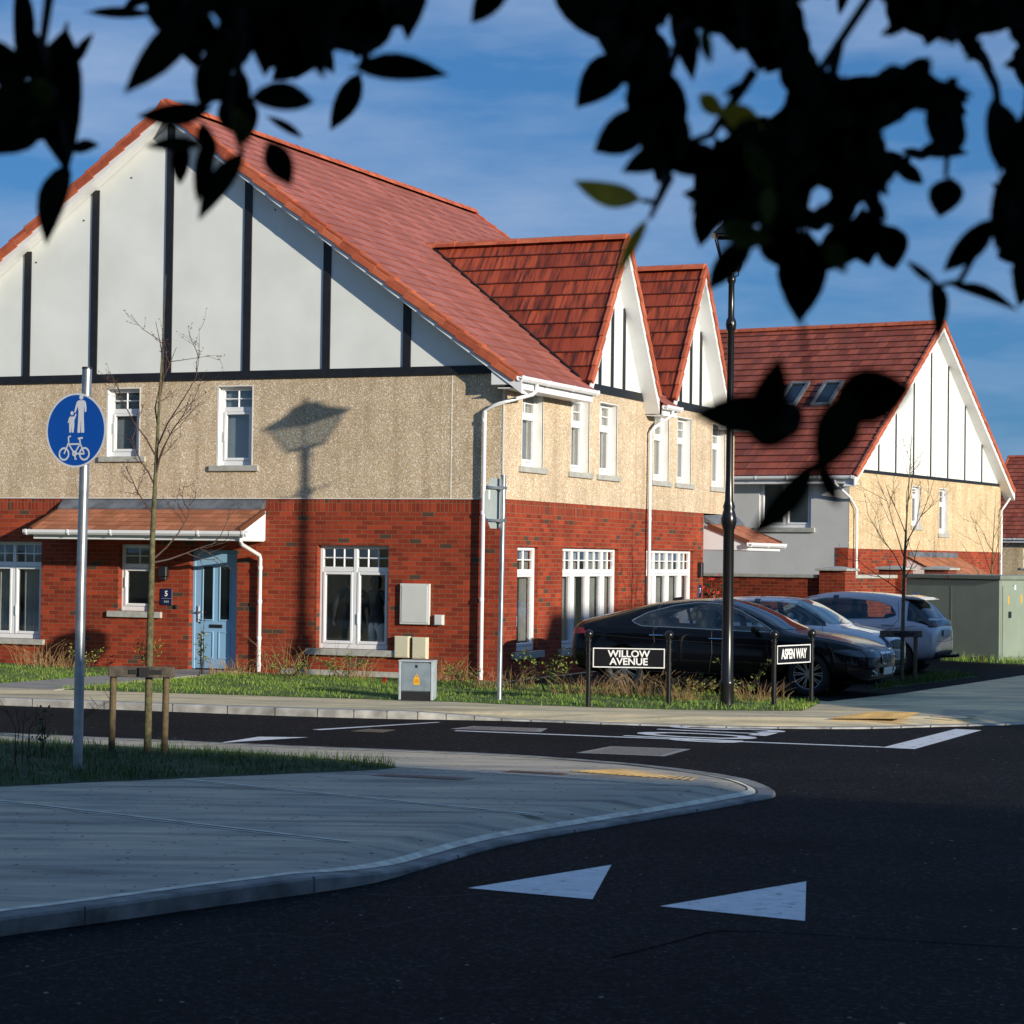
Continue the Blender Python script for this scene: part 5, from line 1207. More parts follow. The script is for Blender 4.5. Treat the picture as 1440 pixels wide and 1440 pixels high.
# ================================================================== grass, weeds, saplings
def bladesmat(name, cols, rough=.7):
    m, nt, b = newmat(name, rough=rough, spec=.25)
    oi = nd(nt, 'ShaderNodeNewGeometry'); c = ramp(nt, oi.outputs['Random Per Island'], [(k/(len(cols)-1), x) for k, x in enumerate(cols)])
    setc(nt, b, c); return m
M['grass'] = bladesmat('grass blades', [(.075,.15,.014), (.125,.235,.022), (.18,.29,.04), (.28,.28,.09)])
M['grass_dark'] = bladesmat('dark grass blades', [(.03,.065,.012), (.05,.10,.016), (.07,.12,.03)])  # grass copy with the shade put into its colours
M['dry'] = bladesmat('dry stems', [(.32,.19,.08), (.22,.12,.05), (.40,.28,.14), (.14,.09,.04)])
M['weed'] = bladesmat('weed leaves', [(.07,.12,.02), (.13,.19,.035), (.21,.24,.05), (.08,.12,.035)])
M['weed_y'] = bladesmat('yellowing leaves', [(.16,.17,.03), (.26,.25,.05), (.10,.12,.03)])
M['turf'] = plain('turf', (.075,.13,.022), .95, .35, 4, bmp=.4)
M['turf_dark'] = plain('shaded turf', (.035,.06,.016), .95, .35, 4, bmp=.4)  # darker copy of the turf, shade put into its colour
M['bark'] = plain('greenish young bark', (.11,.10,.045), .85, .35, 22, bmp=.3)
M['twig'] = plain('reddish brown twigs', (.075,.04,.028), .7, .25, 20)
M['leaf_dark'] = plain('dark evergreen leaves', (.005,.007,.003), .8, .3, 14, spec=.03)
M['leaf_olive'] = plain('yellow olive leaves', (.85,.72,.16), .7, .2, 30, spec=.25)
def leafmat(name, col):
    m = bpy.data.materials.new(name); m.use_nodes = True; nt = m.node_tree; nt.nodes.clear()
    out = nd(nt, 'ShaderNodeOutputMaterial'); d = nd(nt, 'ShaderNodeBsdfDiffuse'); t = nd(nt, 'ShaderNodeBsdfTranslucent'); mx = nd(nt, 'ShaderNodeMixShader')
    c = ramp(nt, noise(nt, objco(nt), 30, 4), [(.3, tuple(x*.7 for x in col)), (.7, col)])
    nt.links.new(c, d.inputs[0]); nt.links.new(c, t.inputs[0]); mx.inputs[0].default_value = .6
    nt.links.new(d.outputs[0], mx.inputs[1]); nt.links.new(t.outputs[0], mx.inputs[2]); nt.links.new(mx.outputs[0], out.inputs[0]); return m
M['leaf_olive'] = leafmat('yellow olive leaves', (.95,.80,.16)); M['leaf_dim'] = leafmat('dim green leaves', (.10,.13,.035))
M['branch'] = plain('dark bark', (.008,.007,.006), .9, .3, 20, bmp=.3)
rg = random.Random(11)
def inside(poly, x, y):
    c = False; n = len(poly); j = n-1
    for i in range(n):
        if (poly[i][1] > y) != (poly[j][1] > y) and x < (poly[j][0]-poly[i][0])*(y-poly[i][1])/(poly[j][1]-poly[i][1])+poly[i][0]: c = not c
        j = i
    return c
def turf(name, poly, mat, zc):
    g = MB(); n = len(poly); cx = sum(p[0] for p in poly)/n; cy = sum(p[1] for p in poly)/n
    inn = [(p[0]+(cx-p[0])*.12, p[1]+(cy-p[1])*.12) for p in poly]
    for i in range(n):
        j = (i+1) % n; g.face([(*poly[i], .004), (*poly[j], .004), (*inn[j], zc), (*inn[i], zc)])
    g.face([(*p, zc) for p in inn]); return struct(g, name, mat)
def blades(name, poly, count, h, w, mat, keep=lambda x, y: True):
    g = MB(); x0 = min(p[0] for p in poly); x1 = max(p[0] for p in poly); y0 = min(p[1] for p in poly); y1 = max(p[1] for p in poly); k = 0
    while k < count:
        x, y = rg.uniform(x0, x1), rg.uniform(y0, y1)
        if not inside(poly, x, y) or not keep(x, y): continue
        k += 1; hh = h*rg.uniform(.35, 1.5)*(1+.35*math.sin(x*2.1)*math.sin(y*3.3+x)+.35*math.sin(x*7.3+y*2)*math.sin(y*8.1-x*3)); a = rg.uniform(0, 2*PI); ww = w*rg.uniform(.6, 1.3)
        dx, dy = math.cos(a)*ww, math.sin(a)*ww; b_ = rg.uniform(0, 2*PI); l = hh*rg.uniform(.1, .75); lx, ly = math.cos(b_)*l, math.sin(b_)*l
        i = len(g.v); g.v += [(x-dx,y-dy,0),(x+dx,y+dy,0),(x+dx*.6+lx*.4,y+dy*.6+ly*.4,hh*.6),(x-dx*.6+lx*.4,y-dy*.6+ly*.4,hh*.6),(x+lx,y+ly,hh)]
        g.f += [(i,i+1,i+2,i+3),(i+3,i+2,i+4)]; g.m += [0,0]
    return tag(g.build(name, mat, fix=False), kind='stuff')
front_l = [(-30,26.95),(-20.75,27.75),(-20.72,33.6),(-30,33.6)]
front_r = [(-19.35,27.75),(-16.5,28.15),(-14.2,28.43),(-13.2,28.62),(-12.5,28.55),(-10.2,28.85),(-9.0,29.35),(-8.5,29.7),(-8.75,31.4),(-8.9,31.9),(-14.6,33.15),(-14.6,33.6),(-19.35,33.6)]
near_l = [(-30,12.5),(-11.9,15.9),(-11.4,16.7),(-10.65,17.75),(-9.7,19.1),(-9.6,19.45),(-9.95,19.75),(-11.6,20.1),(-13.0,20.02),(-15,19.75),(-30,19.0)]
side_r = [(-8.9,34.6),(-8.75,36.0),(-8.3,40.4),(-8.5,40.6),(-9.0,40.2)]
kiosk_g = [(-11.6,46.9),(-9.4,46.0),(-8.2,45.6),(-7.7,46.5),(-7.6,60),(-16,60),(-13.5,48.7)]
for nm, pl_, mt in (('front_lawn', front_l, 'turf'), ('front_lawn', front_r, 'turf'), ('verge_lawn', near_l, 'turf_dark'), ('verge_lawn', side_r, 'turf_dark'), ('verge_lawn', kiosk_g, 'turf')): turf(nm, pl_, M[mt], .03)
blades('grass', front_l, 10000, .055, .007, M['grass'], lambda x, y: x > -26 and y < 32.5)
blades('grass', front_r, 28000, .055, .006, M['grass'], lambda x, y: y < 32.8)
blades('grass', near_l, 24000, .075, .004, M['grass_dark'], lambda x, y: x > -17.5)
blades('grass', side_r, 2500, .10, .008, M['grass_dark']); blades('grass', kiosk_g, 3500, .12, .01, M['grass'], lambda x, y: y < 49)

def tuft(h, n, spread):                       # dry upright stems
    g = MB()
    for k in range(n):
        a = rg.uniform(0, 2*PI); r_ = spread*rg.random()**.7; x, y = r_*math.cos(a), r_*math.sin(a); hh = h*rg.uniform(.12, 1.0)**1.4*.72
        lean = rg.uniform(.1, 1.1)*hh; b_ = a+rg.gauss(0, .8); w_ = rg.uniform(.0022, .005)
        p = [Vector((x, y, 0)), Vector((x+lean*.35*math.cos(b_), y+lean*.35*math.sin(b_), hh*.6)), Vector((x+lean*math.cos(b_), y+lean*math.sin(b_), hh*rg.uniform(.8, 1)))]
        g.tube(p, [w_, w_*.8, w_*.3], 3, cap=False)
    return g
def leafy(h, n, spread, ls, upright=False):
    g = MB(); st = MB(); m = max(3, n//26)
    for s_ in range(m):
        a = rg.uniform(0, 2*PI); r_ = spread*(.15 if upright else .5)*rg.random(); hh = h*rg.uniform(.55, 1); b_ = rg.uniform(0, 2*PI); ln_ = (spread*.25 if upright else spread)*rg.uniform(.2, 1)
        base = Vector((r_*math.cos(a), r_*math.sin(a), 0)); tip = base+Vector((ln_*math.cos(b_), ln_*math.sin(b_), hh)); mid = base.lerp(tip, .5)+Vector((rg.gauss(0,.03), rg.gauss(0,.03), .05))
        st.tube([base, mid, tip], [.006, .005, .002], 4, cap=False)
        for k in range(n//m):
            t = rg.uniform(.2, 1.0); p = (base.lerp(mid, t*2) if t < .5 else mid.lerp(tip, t*2-1))+Vector((rg.gauss(0,.035), rg.gauss(0,.035), rg.gauss(0,.02)))
            d = Vector((rg.gauss(0,1), rg.gauss(0,1), rg.gauss(.35,.6))).normalized(); s2 = d.orthogonal().normalized(); q = Quaternion(d, rg.uniform(0, 6.3)); s2 = q @ s2
            L = ls*rg.uniform(.6, 1.3); g.face([p, p+d*L*.5+s2*L*.22, p+d*L, p+d*L*.5-s2*L*.22])
    return g, st
def put_tuft(x, y, h, n, sp, label, group='weeds and shrubs along the house front'):
    t = tag(tuft(h, n, sp).build('dry_grass_tuft', M['dry'], fix=False), label, 'dry grass', group); t.location = (x, y, .02)
def put_shrub(x, y, h, n, sp, ls, label, mat='weed', up=False, group='weeds and shrubs along the house front'):
    t = thing('low_shrub', (x, y, .02), label, 'shrub', group=group); g, st = leafy(h, n, sp, ls, up)
    g.build('foliage', M[mat], t, fix=False); st.build('stem', M['twig'], t, fix=False)
hy = 33.15
put_shrub(-23.85, 32.3, .75, 90, .35, .075, 'pale yellow green bush under the leftmost ground floor window', 'weed_y', True)
put_tuft(-23.2, 32.8, .8, 130, .45, 'reddish dry grass between the left window sill and the blue sign post')
put_shrub(-24.6, 31.2, .45, 160, .7, .06, 'low green bush at the left edge of the front lawn')
put_tuft(-22.6, 32.6, .45, 120, .5, 'low dry grass behind the round blue sign post')
put_shrub(-22.0, 32.4, .42, 150, .5, .05, 'yellow green bush below the small window by the door', 'weed_y')
put_shrub(-21.05, 32.9, .6, 200, .3, .06, 'dark green bush at the foot of the wall just left of the blue door', 'weed')
put_shrub(-19.55, 32.2, 1.05, 140, .35, .06, 'tall thin bush with yellowish leaves in front of the blue door', 'weed_y', True)
put_tuft(-19.2, 32.6, .5, 160, .4, 'orange dry grass at the foot of the white porch downpipe')
put_tuft(-18.4, 32.9, 1.1, 60, .45, 'tall thin dry stems left of the window with two people')
put_shrub(-17.9, 32.3, .38, 260, .6, .045, 'low green bush under the window with two people')
put_tuft(-17.4, 32.9, 1.1, 40, .8, 'sparse tall dry stems in front of the stone sill')
put_shrub(-17.0, 32.2, .42, 300, .6, .045, 'low green bush left of the grey electric cabinet')
put_tuft(-16.8, 32.6, .55, 80, .25, 'orange dry stalks beside the grey electric cabinet')
put_shrub(-15.4, 32.2, .40, 280, .6, .045, 'low green bush between the cabinet and the corner downpipe')
put_tuft(-15.3, 32.8, .7, 110, .4, 'dry grass by the corner downpipe')
put_shrub(-14.3, 31.4, .38, 280, .55, .045, 'low dark green bush behind the stop sign post')
put_tuft(-13.8, 31.6, .55, 200, .5, 'reddish dry grass right of the stop sign post')
put_shrub(-12.9, 31.2, .75, 300, .45, .055, 'green leafy bush left of the WILLOW AVENUE sign', 'weed')
put_tuft(-12.2, 31.0, .5, 240, .55, 'straw coloured dry grass under the WILLOW AVENUE board')
put_tuft(-11.4, 31.1, .62, 240, .5, 'pale dry grass below the right half of the WILLOW AVENUE board')
put_tuft(-10.55, 30.5, .6, 130, .3, 'leaning orange dry stalks at the right post of the WILLOW AVENUE sign')
put_shrub(-10.2, 30.7, .40, 260, .5, .05, 'low yellow green bush between the WILLOW AVENUE sign and the street lamp', 'weed_y')
put_shrub(-9.9, 31.4, .8, 120, .5, .05, 'dark thin bush in the shade behind the street lamp', 'weed')
put_tuft(-9.5, 30.9, .55, 130, .4, 'dry grass in the shade by the street lamp foot')
for (px, py, h, lb) in ((30,1080,.75,'bare dark weed at the left edge of the near verge'), (235/4+0,1070,.55,'small dark leafy weed on the near verge left of the blue sign post'), (95,1072,.9,'long thin bare weed leaning across the blue sign post')):
    p = gr(px, py)
    if h == .55: put_shrub(p.x, p.y, h, 70, .14, .05, lb, 'grass_dark', True, 'weeds on the near verge')
    else:
        t = MB(); 
        for k in range(6 if h < .8 else 2):
            dx = rg.uniform(-.25,.25) if h < .8 else .38+.1*k; q = [Vector((rg.uniform(-.1,.1),0,0)), Vector((dx*.4,0,h*.5)), Vector((dx,0,h*rg.uniform(.6,1)))]
            t.tube(q, [.005,.004,.002], 4)
            for j in range(3): b_ = q[1].lerp(q[2], rg.random()); t.tube([b_, b_+Vector((rg.uniform(-.12,.12),0,rg.uniform(.05,.14)))], [.003,.0015], 4)
        o = tag(t.build('bare_weed', M['twig'], fix=False), lb, 'weed', 'weeds on the near verge'); o.location = p
# the flag of orange litter in the front grass
p = gr(538,965); w = MB(); w.prism([(0,0),(.05,.0),(.06,.09),(.02,.12),(-.01,.06)], 0, .02, P=lambda x,y,z:(x,z,y)); o = w.build('litter', M['red_lamp']); o.location = (p.x,p.y,.03); tag(o, 'small scrap of orange red litter in the grass beside the cabinet', 'litter')

def branchlet(mb, p, d, L, r_, depth, up):
    n = 4; pts = [p]; dd = d.normalized(); rs = [r_]
    for k in range(n):
        dd = (dd+Vector((rg.gauss(0,.17), rg.gauss(0,.17), up+rg.gauss(0,.10)))).normalized(); pts.append(pts[-1]+dd*L/n); rs.append(r_*(1-(k+1)/n*.72))
    mb.tube(pts, rs, 5 if depth else 6, cap=False)
    if depth > 0:
        for k in range(rg.randint(2, 4)):
            t = rg.uniform(.25, .95); i = min(n-1, int(t*n)); q = pts[i].lerp(pts[i+1], t*n-i); sd = dd.orthogonal().normalized(); sd = Quaternion(dd, rg.uniform(0, 6.28)) @ sd
            branchlet(mb, q, dd*.75+sd*.75, L*rg.uniform(.3, .6), r_*.5, depth-1, up)
    for k in range(3):
        q = pts[rg.randint(1, n)]; sd = Vector((rg.gauss(0,1), rg.gauss(0,1), .4)).normalized(); mb.tube([q, q+sd*.02], [.004, .002], 4, cap=False)
def sapling(loc, label, H, specs, r0=.038, stakes=(), top=.006):
    t = thing('young_tree', loc, label, 'tree', group='bare young street trees')
    w = MB(); lean = Vector((rg.uniform(-.05,.05), 0, 0)); pts = [Vector((0,0,-.05)), Vector((.01,0,H*.25)), Vector((.02,0,H*.45)), Vector((.05,0,H*.62)), Vector((.09,0,H*.8)), Vector((.13,0,H))]
    w.tube(pts, [r0, r0*.9, r0*.72, r0*.45, r0*.25, top*.5], 10, cap=False)
    w.build('trunk', M['bark'], t, smooth=True)
    b = MB()
    for z, ang, el, L in specs:
        k = max(i for i in range(len(pts)) if pts[i].z <= z*H); q = pts[k].lerp(pts[min(k+1, 5)], (z*H-pts[k].z)/max(.01, pts[min(k+1, 5)].z-pts[k].z))
        d = Vector((math.cos(ang)*math.cos(el), math.sin(ang)*math.cos(el), math.sin(el))); branchlet(b, q, d, L, .013*(1-z*.4), 2, .10)
    b.build('branches', M['twig'], t, fix=False)
    return t
p = gr(207,1062); TR = []
view = math.atan2(-.39,.92)
for z, s, el, L in ((.40,1,.15,.75),(.405,1,.7,.8),(.56,-1,.9,.6),(.58,1,1.0,.7),(.60,1,1.1,.9),(.62,-1,1.1,.85),(.64,1,1.25,1.1),(.68,-1,1.25,.9),(.74,1,1.3,.8),(.50,-1,.85,.55)):
    TR.append((z, (math.atan2(.39,.92) if s > 0 else math.atan2(-.39,-.92))+rg.gauss(0,.5), el, L))
sap = sapling(p, 'nearest bare young tree with upswept twigs, tied to timber stakes on the near verge', 4.85, TR, .040)
def support(loc, dx, hgt, label, rz):
    t = thing('tree_support', loc, label, 'tree stakes', rz, group='timber tree supports')
    for x in (-dx, dx*.62): w = MB(); w.tube([(x,.0,-.05),(x+.01,0,hgt-.04)], .034, 10); w.build('stake', M['stake'], t, smooth=True)
    w = MB(); w.box(-dx-.03, dx*.62+.10, -.067, -.035, hgt-.13, hgt-.02); w.build('crossbar', M['stake_grey'], t, bevel=.006)
    w = MB(); w.box(-.16,.18,-.077,-.0675,hgt-.10,hgt-.055); w.box(-.05,.05,-.10,.05,hgt-.13,hgt-.03); w.build('tie_strap', M['rubber'], t, bevel=.005)
support(p+Vector((.0,-.06,0)), .33, .92, 'timber H frame of two round stakes holding the nearest young tree', R(22))
q = gr(1268,962)
TR2 = [(z, math.atan2(.3*s,.95*s)+rg.gauss(0,.6), el, L) for z, s, el, L in ((.36,-1,.7,1.1),(.42,1,.75,.9),(.44,-1,.85,1.6),(.50,-1,1.0,1.4),(.52,1,1.0,1.2),(.56,1,1.15,1.3),(.6,-1,1.15,1.0),(.66,1,1.2,.9),(.72,-1,1.2,.8))]
sapling(q, 'bare young tree with forked twigs in front of the blue silver hatchback', 4.2, TR2, .036)
support(q+Vector((.02,-.08,0)), .36, .92, 'pale timber stakes of the young tree by the hatchback', R(30))
q3 = at(1393, 830, 62); q3 = Vector((q3.x, q3.y, -.2))
TR3 = [(z, math.atan2(.3*s,.95*s)+rg.gauss(0,.6), el, L) for z, s, el, L in ((.36,-1,.9,1.6),(.40,1,1.0,1.5),(.45,-1,1.1,1.6),(.5,1,1.1,1.4),(.6,-1,1.2,1.2),(.68,1,1.2,1.0))]
sapling(q3, 'farthest bare young tree, against the end of the cream gable wall', 4.3, TR3, .035)
# hedge bush behind the kiosk at the right edge
b = thing('hedge_bush', (-7.55, 51.6, 0), 'bright green bush at the right edge behind the kiosk', 'bush')
g, st = leafy(1.5, 900, .8, .10); g.build('foliage', M['weed'], b, fix=False); st.build('stem', M['twig'], b, fix=False)
# ================================================================== people seen through the windows
def person(loc, rz, label, cloth, legs, hair, arm_out=.0, h=1.68):
    t = thing('person', loc, label, 'person', rz); s = h/1.7
    J = {'pel':(0,0,.93,.13),'waist':(0,0,1.06,.125),'chest':(0,.01,1.28,.15),'neck0':(0,.01,1.43,.075),'neck1':(0,.0,1.49,.055),'head0':(0,-.015,1.56,.085),'head1':(0,-.01,1.64,.088)}
    E_ = [('pel','waist'),('waist','chest'),('chest','neck0'),('neck0','neck1'),('neck1','head0'),('head0','head1')]
    for sd, n in ((-1,'l'),(1,'r')):
        J.update({'sh'+n:(sd*.19,.01,1.38,.068),'el'+n:(sd*(.25+arm_out),.03,1.12,.05),'wr'+n:(sd*(.24+arm_out*1.3),-.06,.88,.034),'hp'+n:(sd*.10,0,.86,.095),'kn'+n:(sd*.11,-.02,.48,.062),'an'+n:(sd*.12,.03,.09,.042),'to'+n:(sd*.13,-.13,.04,.036),'ha'+n:(sd*(.235+arm_out*1.3),-.09,.80,.036)})
        E_ += [('neck0','sh'+n),('sh'+n,'el'+n),('el'+n,'wr'+n),('wr'+n,'ha'+n),('pel','hp'+n),('hp'+n,'kn'+n),('kn'+n,'an'+n),('an'+n,'to'+n)]
    ks = list(J); me = bpy.data.meshes.new('body'); me.from_pydata([tuple(c*s for c in J[k][:3]) for k in ks], [(ks.index(a), ks.index(b)) for a, b in E_], [])
    o = bpy.data.objects.new('tmp', me); COL.objects.link(o); sk = o.modifiers.new('k', 'SKIN'); sk.use_smooth_shade = True
    for v, k in zip(me.skin_vertices[0].data, ks): v.radius = (J[k][3]*s, J[k][3]*s*(.8 if k in ('chest','waist','pel') else 1)); v.use_root = (k == 'pel')
    ss = o.modifiers.new('s', 'SUBSURF'); ss.levels = 2; ss.render_levels = 2
    dg = bpy.context.evaluated_depsgraph_get(); dg.update(); bm_ = bpy.data.meshes.new_from_object(o.evaluated_get(dg)); bpy.data.objects.remove(o)
    skin = M.setdefault('skin', plain('skin', (.42,.24,.16), .55, .08, 8)); bm_.materials.clear()
    for m_ in (cloth, legs, skin): bm_.materials.append(m_)
    for p_ in bm_.polygons:
        z = p_.center.z/s; x = abs(p_.center.x)/s
        p_.material_index = 2 if z > 1.47 or (x > .19 and z < .88 and z > .6) else (0 if z > .88 else 1)
    link('body', bm_, None, t)
    w = MB(); w.lathe([(0,1.745),(.06,1.73),(.098,1.68),(.10,1.60),(.085,1.52),(.06,1.47)], (0,.025,0), 16); w.v = [(x*s, y*s, z*s) for x, y, z in w.v]; w.build('hair', hair, t, smooth=True)
    w = MB()
    w.lathe([(0,0),(.014,-.006),(0,-.028)], (0,-.10,1.585), 8, axis='y'); 
    for sd in (-1,1): w.lathe([(0,0),(.010,-.004),(0,-.008)], (sd*.033,-.088,1.615), 8, axis='y')
    w.box(-.022,.022,-.098,-.088,1.535,1.542); w.v = [(x*s,y*s,z*s) for x,y,z in w.v]; w.build('face_features', skin, t, smooth=True)
    return t
ck = plain('black jacket cloth', (.03,.032,.036), .9, .2, 9); gk = plain('grey cloth', (.5,.52,.54), .9, .1, 9); tl = plain('teal cloth', (.03,.20,.24), .9, .1, 9); hr = plain('dark hair', (.015,.010,.008), .6, .2, 30)
person((-17.24, 34.04, .02), R(165), 'person in a black jacket and grey trousers standing inside, behind the right pane', ck, gk, hr, .08, 1.66)
person((-17.74, 34.10, .02), R(200), 'person in a dark coat standing inside, behind the left pane of the same window', ck, ck, hr, .06, 1.70)
person((-24.98, 34.25, -.45), R(20), 'person in a teal top low behind the leftmost ground floor window', tl, ck, hr, .1, 1.62)

# ================================================================== the tree over the camera
tree = thing('overhanging_tree', (2.6, 1.3, 0), 'near evergreen tree whose out of focus dark leaves hang into the top of the photo', 'tree')
TO = Vector((2.6, 1.3, 0)); rl = random.Random(5)
leafm = MB(); olive = MB(); tw = MB()
def leaf(mb, a, b, w_, cam_n, curl=.12, twist=.35):
    a = Vector(a); b = Vector(b); ax = b-a; L = ax.length; ax.normalize()
    n = (cam_n-ax*cam_n.dot(ax)).normalized(); n = Quaternion(ax, rl.uniform(-twist, twist)) @ n; sd = ax.cross(n).normalized()
    prof = [(0,.03),(.06,.10),(.18,.62),(.34,.94),(.48,1.0),(.64,.88),(.80,.58),(.92,.24),(1,0)]
    skew = rl.uniform(-.10, .10); bend = rl.uniform(-curl, curl)*L; th = .0006; top = []; bot = []
    for t, k in prof:
        c = a+ax*(t*L)+n*(bend*math.sin(t*PI))+sd*(skew*L*math.sin(t*PI)*.5); q = sd*(k*w_/2); fold = n*(abs(k)*w_*.10)
        top.append((c-q+fold, c, c+q+fold))
    for i in range(len(prof)-1):
        for j in (0, 1):
            f = [top[i][j], top[i][j+1], top[i+1][j+1], top[i+1][j]]
            mb.face([p+n*th-TO for p in f]); mb.face([p-n*th-TO for p in reversed(f)])
def pl(x0, y0, x1, y1, w_, d, mb=None, **k):
    d2 = d*(1+rl.uniform(-.03, .03)); a = at(x0, y0, d); b = at(x1, y1, d2); leaf(mb or leafm, a, b, w_*d/FPX*(.98 if w_ < 90 else .8), -FWD, **k)
D0 = 2.2
L1 = [(95,30,95,245,82),(98,225,65,345,42),(100,212,140,204,20),(55,165,-40,215,66),(108,90,132,46,16),(45,112,-50,55,62),(32,115,24,-40,34),(60,120,30,30,44),(118,17,218,20,17),(275,12,174,132,52),(310,-25,200,22,52),(205,-30,285,62,60),(262,-10,275,95,55),
 (556,-50,573,58,58),(548,-30,375,98,105),(515,0,365,30,112),(470,-40,360,60,110),(400,-40,372,108,70),(560,10,470,70,60),(492,95,632,106,40),(508,98,464,184,36),(330,-30,345,90,60),(312,55,283,160,52),(335,15,300,120,54),(345,139,442,144,44),(372,162,426,194,14),(300,152,192,163,34),(318,128,352,194,60),(290,203,203,206,22),(262,190,253,260,30),(297,180,277,286,28),(345,210,279,310,38),(376,195,410,262,42),(352,118,275,132,42),(340,90,330,170,45),(285,170,300,225,30),
 (728,-45,663,33,50),(770,-50,862,62,64),(888,75,810,152,58),(850,5,900,130,74),(880,-20,905,110,60),(920,155,835,213,58),(940,210,874,242,38),(925,188,933,268,32),(955,178,902,115,56),(1015,212,938,238,50),(968,178,902,85,46),(950,-10,975,115,40),(880,110,935,205,60),(930,140,960,225,56),(1085,215,1000,262,50),
 (1404,245,1396,138,50),(1338,248,1321,306,50),(1402,303,1326,382,40),(1320,402,1274,366,14),(1312,392,1318,484,26),(1334,401,1432,438,19),(1450,225,1400,352,64),(1462,320,1432,432,56),(1470,210,1394,330,70),(1475,120,1425,245,60),(1455,330,1402,362,40),
 (1138,320,1123,455,70),(1128,330,1130,448,66),(1062,325,996,408,40),(1012,262,984,348,40),(1085,312,1112,380,66),(1195,300,1160,382,66),(1240,312,1258,380,56),(1212,290,1222,375,66),(1290,213,1362,216,26),(1255,222,1298,259,26),(1345,140,1318,215,90),(1070,300,1010,300,60)]
for q in L1: pl(*q, D0*rl.uniform(.92, 1.12))
L2 = [(1105,588,972,583,62),(1075,608,1097,500,56),(1040,596,1128,602,64),(1165,568,1284,545,82),(1195,548,1150,668,66),(1152,640,1052,757,40),(1148,642,1179,714,26),(1085,560,1120,615,50)]
for q in L2: pl(*q, 1.5*rl.uniform(.97, 1.03))
for q in ((905,281,806,254,38),(912,306,866,394,19),(1013,150,1078,192,40),(982,132,1018,163,28),): pl(*q, D0*.93, mb=olive, twist=.2)  # yellow-green leaves, with sunlight added to their colour
dim = MB()  # faint leaf highlights, put in as a lighter green colour
for q in ((1010,318,1085,338,40),(1048,200,1085,262,30),(1165,345,1190,385,30),(1085,262,1078,320,26),(330,150,345,205,30),(52,110,70,150,26),(1040,570,1060,600,24),(985,40,1000,90,22)): pl(*q, D0*.80, mb=dim, twist=.3)
holes = [(20,30,26),(60,20,26),(1150,10,15),(1160,35,14),(1166,62,20),(1190,85,10),(1203,100,8),(1222,22,18),(1215,5,14),(1266,75,14),(1279,62,14),(1246,82,9),(1332,92,17),(1361,100,9),(1410,67,15),(1405,130,26),(1388,185,28),(1370,225,25),(1422,165,15),(1291,180,19),(1262,193,14),(1000,70,18),(985,72,10),(1022,103,14),(996,120,10),(1040,93,14),(1079,130,20),(955,48,14),(960,85,14),(966,110,14),(960,165,14),(986,195,12),(975,215,10),(1290,265,28),(1322,300,26),(1270,300,22),(1332,248,16),(1044,240,15),(1150,275,10),(1210,312,10),(1126,345,10),(1145,340,14),(1342,180,14)]
fillN = 1.5
polys = [([(1085,-30),(1130,10),(1150,75),(1210,125),(1240,120),(1290,95),(1330,110),(1360,120),(1355,175),(1325,205),(1285,225),(1245,250),(1235,300),(1205,325),(1175,318),(1110,318),(1060,305),(1000,290),(985,240),(1010,205),(1050,190),(1100,165),(1105,110),(1060,60),(1020,20),(1000,-30)], 420, 70),
 ([(840,-60),(1500,-60),(1500,40),(1440,50),(1390,30),(1330,70),(1240,40),(1170,-10),(1120,10),(1050,60),(960,15),(880,30)], 330, 70),
 ([(1240,110),(1300,80),(1440,60),(1460,110),(1440,105),(1390,95),(1360,110),(1350,170),(1300,200),(1250,160)], 90, 70),
 ([(985,5),(1100,0),(1110,60),(1090,105),(1060,120),(1010,140),(1000,90)], 60, 66), ([(1000,190),(1080,150),(1140,200),(1140,310),(1020,300),(985,260)], 70, 70),
 ([(1420,250),(1470,230),(1480,340),(1425,320)], 14, 70), ([(1330,55),(1480,30),(1480,140),(1438,105),(1390,85)], 30, 56), ([(1405,245),(1490,190),(1490,430),(1445,390),(1410,320)], 34, 62), ([(1424,100),(1490,80),(1490,260),(1428,240)], 26, 60), ([(940,-10),(990,60),(960,130),(985,230),(930,240),(900,150),(870,60)], 40, 60),
 ([(380,-40),(560,-40),(560,10),(480,70),(385,90)], 50, 90), ([(205,-50),(370,-50),(350,50),(280,60),(240,20)], 26, 70), ([(-40,60),(50,60),(100,60),(110,180),(20,170),(-40,190)], 18, 80)]
for poly, n, Ls in polys:
    k = 0; tries = 0; xs = [p_[0] for p_ in poly]; ys = [p_[1] for p_ in poly]
    while k < n*fillN and tries < n*160:
        tries += 1; x, y = rl.uniform(min(xs), max(xs)), rl.uniform(min(ys), max(ys))
        if not inside(poly, x, y): continue
        a = rl.gauss(PI/2+.3, .9); L = Ls*rl.uniform(.6, 1.2); W = L*rl.uniform(.34, .46); ex, ey = x+L*math.cos(a), y+L*math.sin(a); cxn, cyn = -math.sin(a), math.cos(a); ok = True
        for t, wk in ((0,0),(.25,.4),(.25,-.4),(.5,.5),(.5,-.5),(.5,0),(.75,.3),(.75,-.3),(1,0)):
            sx, sy = x+(ex-x)*t+cxn*W*wk, y+(ey-y)*t+cyn*W*wk
            if any((sx-hx)**2+(sy-hy_)**2 < (hr_*1.12+3)**2 for hx, hy_, hr_ in holes) or (t < .7 and wk == 0 and not inside(poly, sx, sy) and sy > 20): ok = False; break
        if not ok: continue
        k += 1; pl(x, y, ex, ey, W, D0*rl.uniform(.85, 1.25))
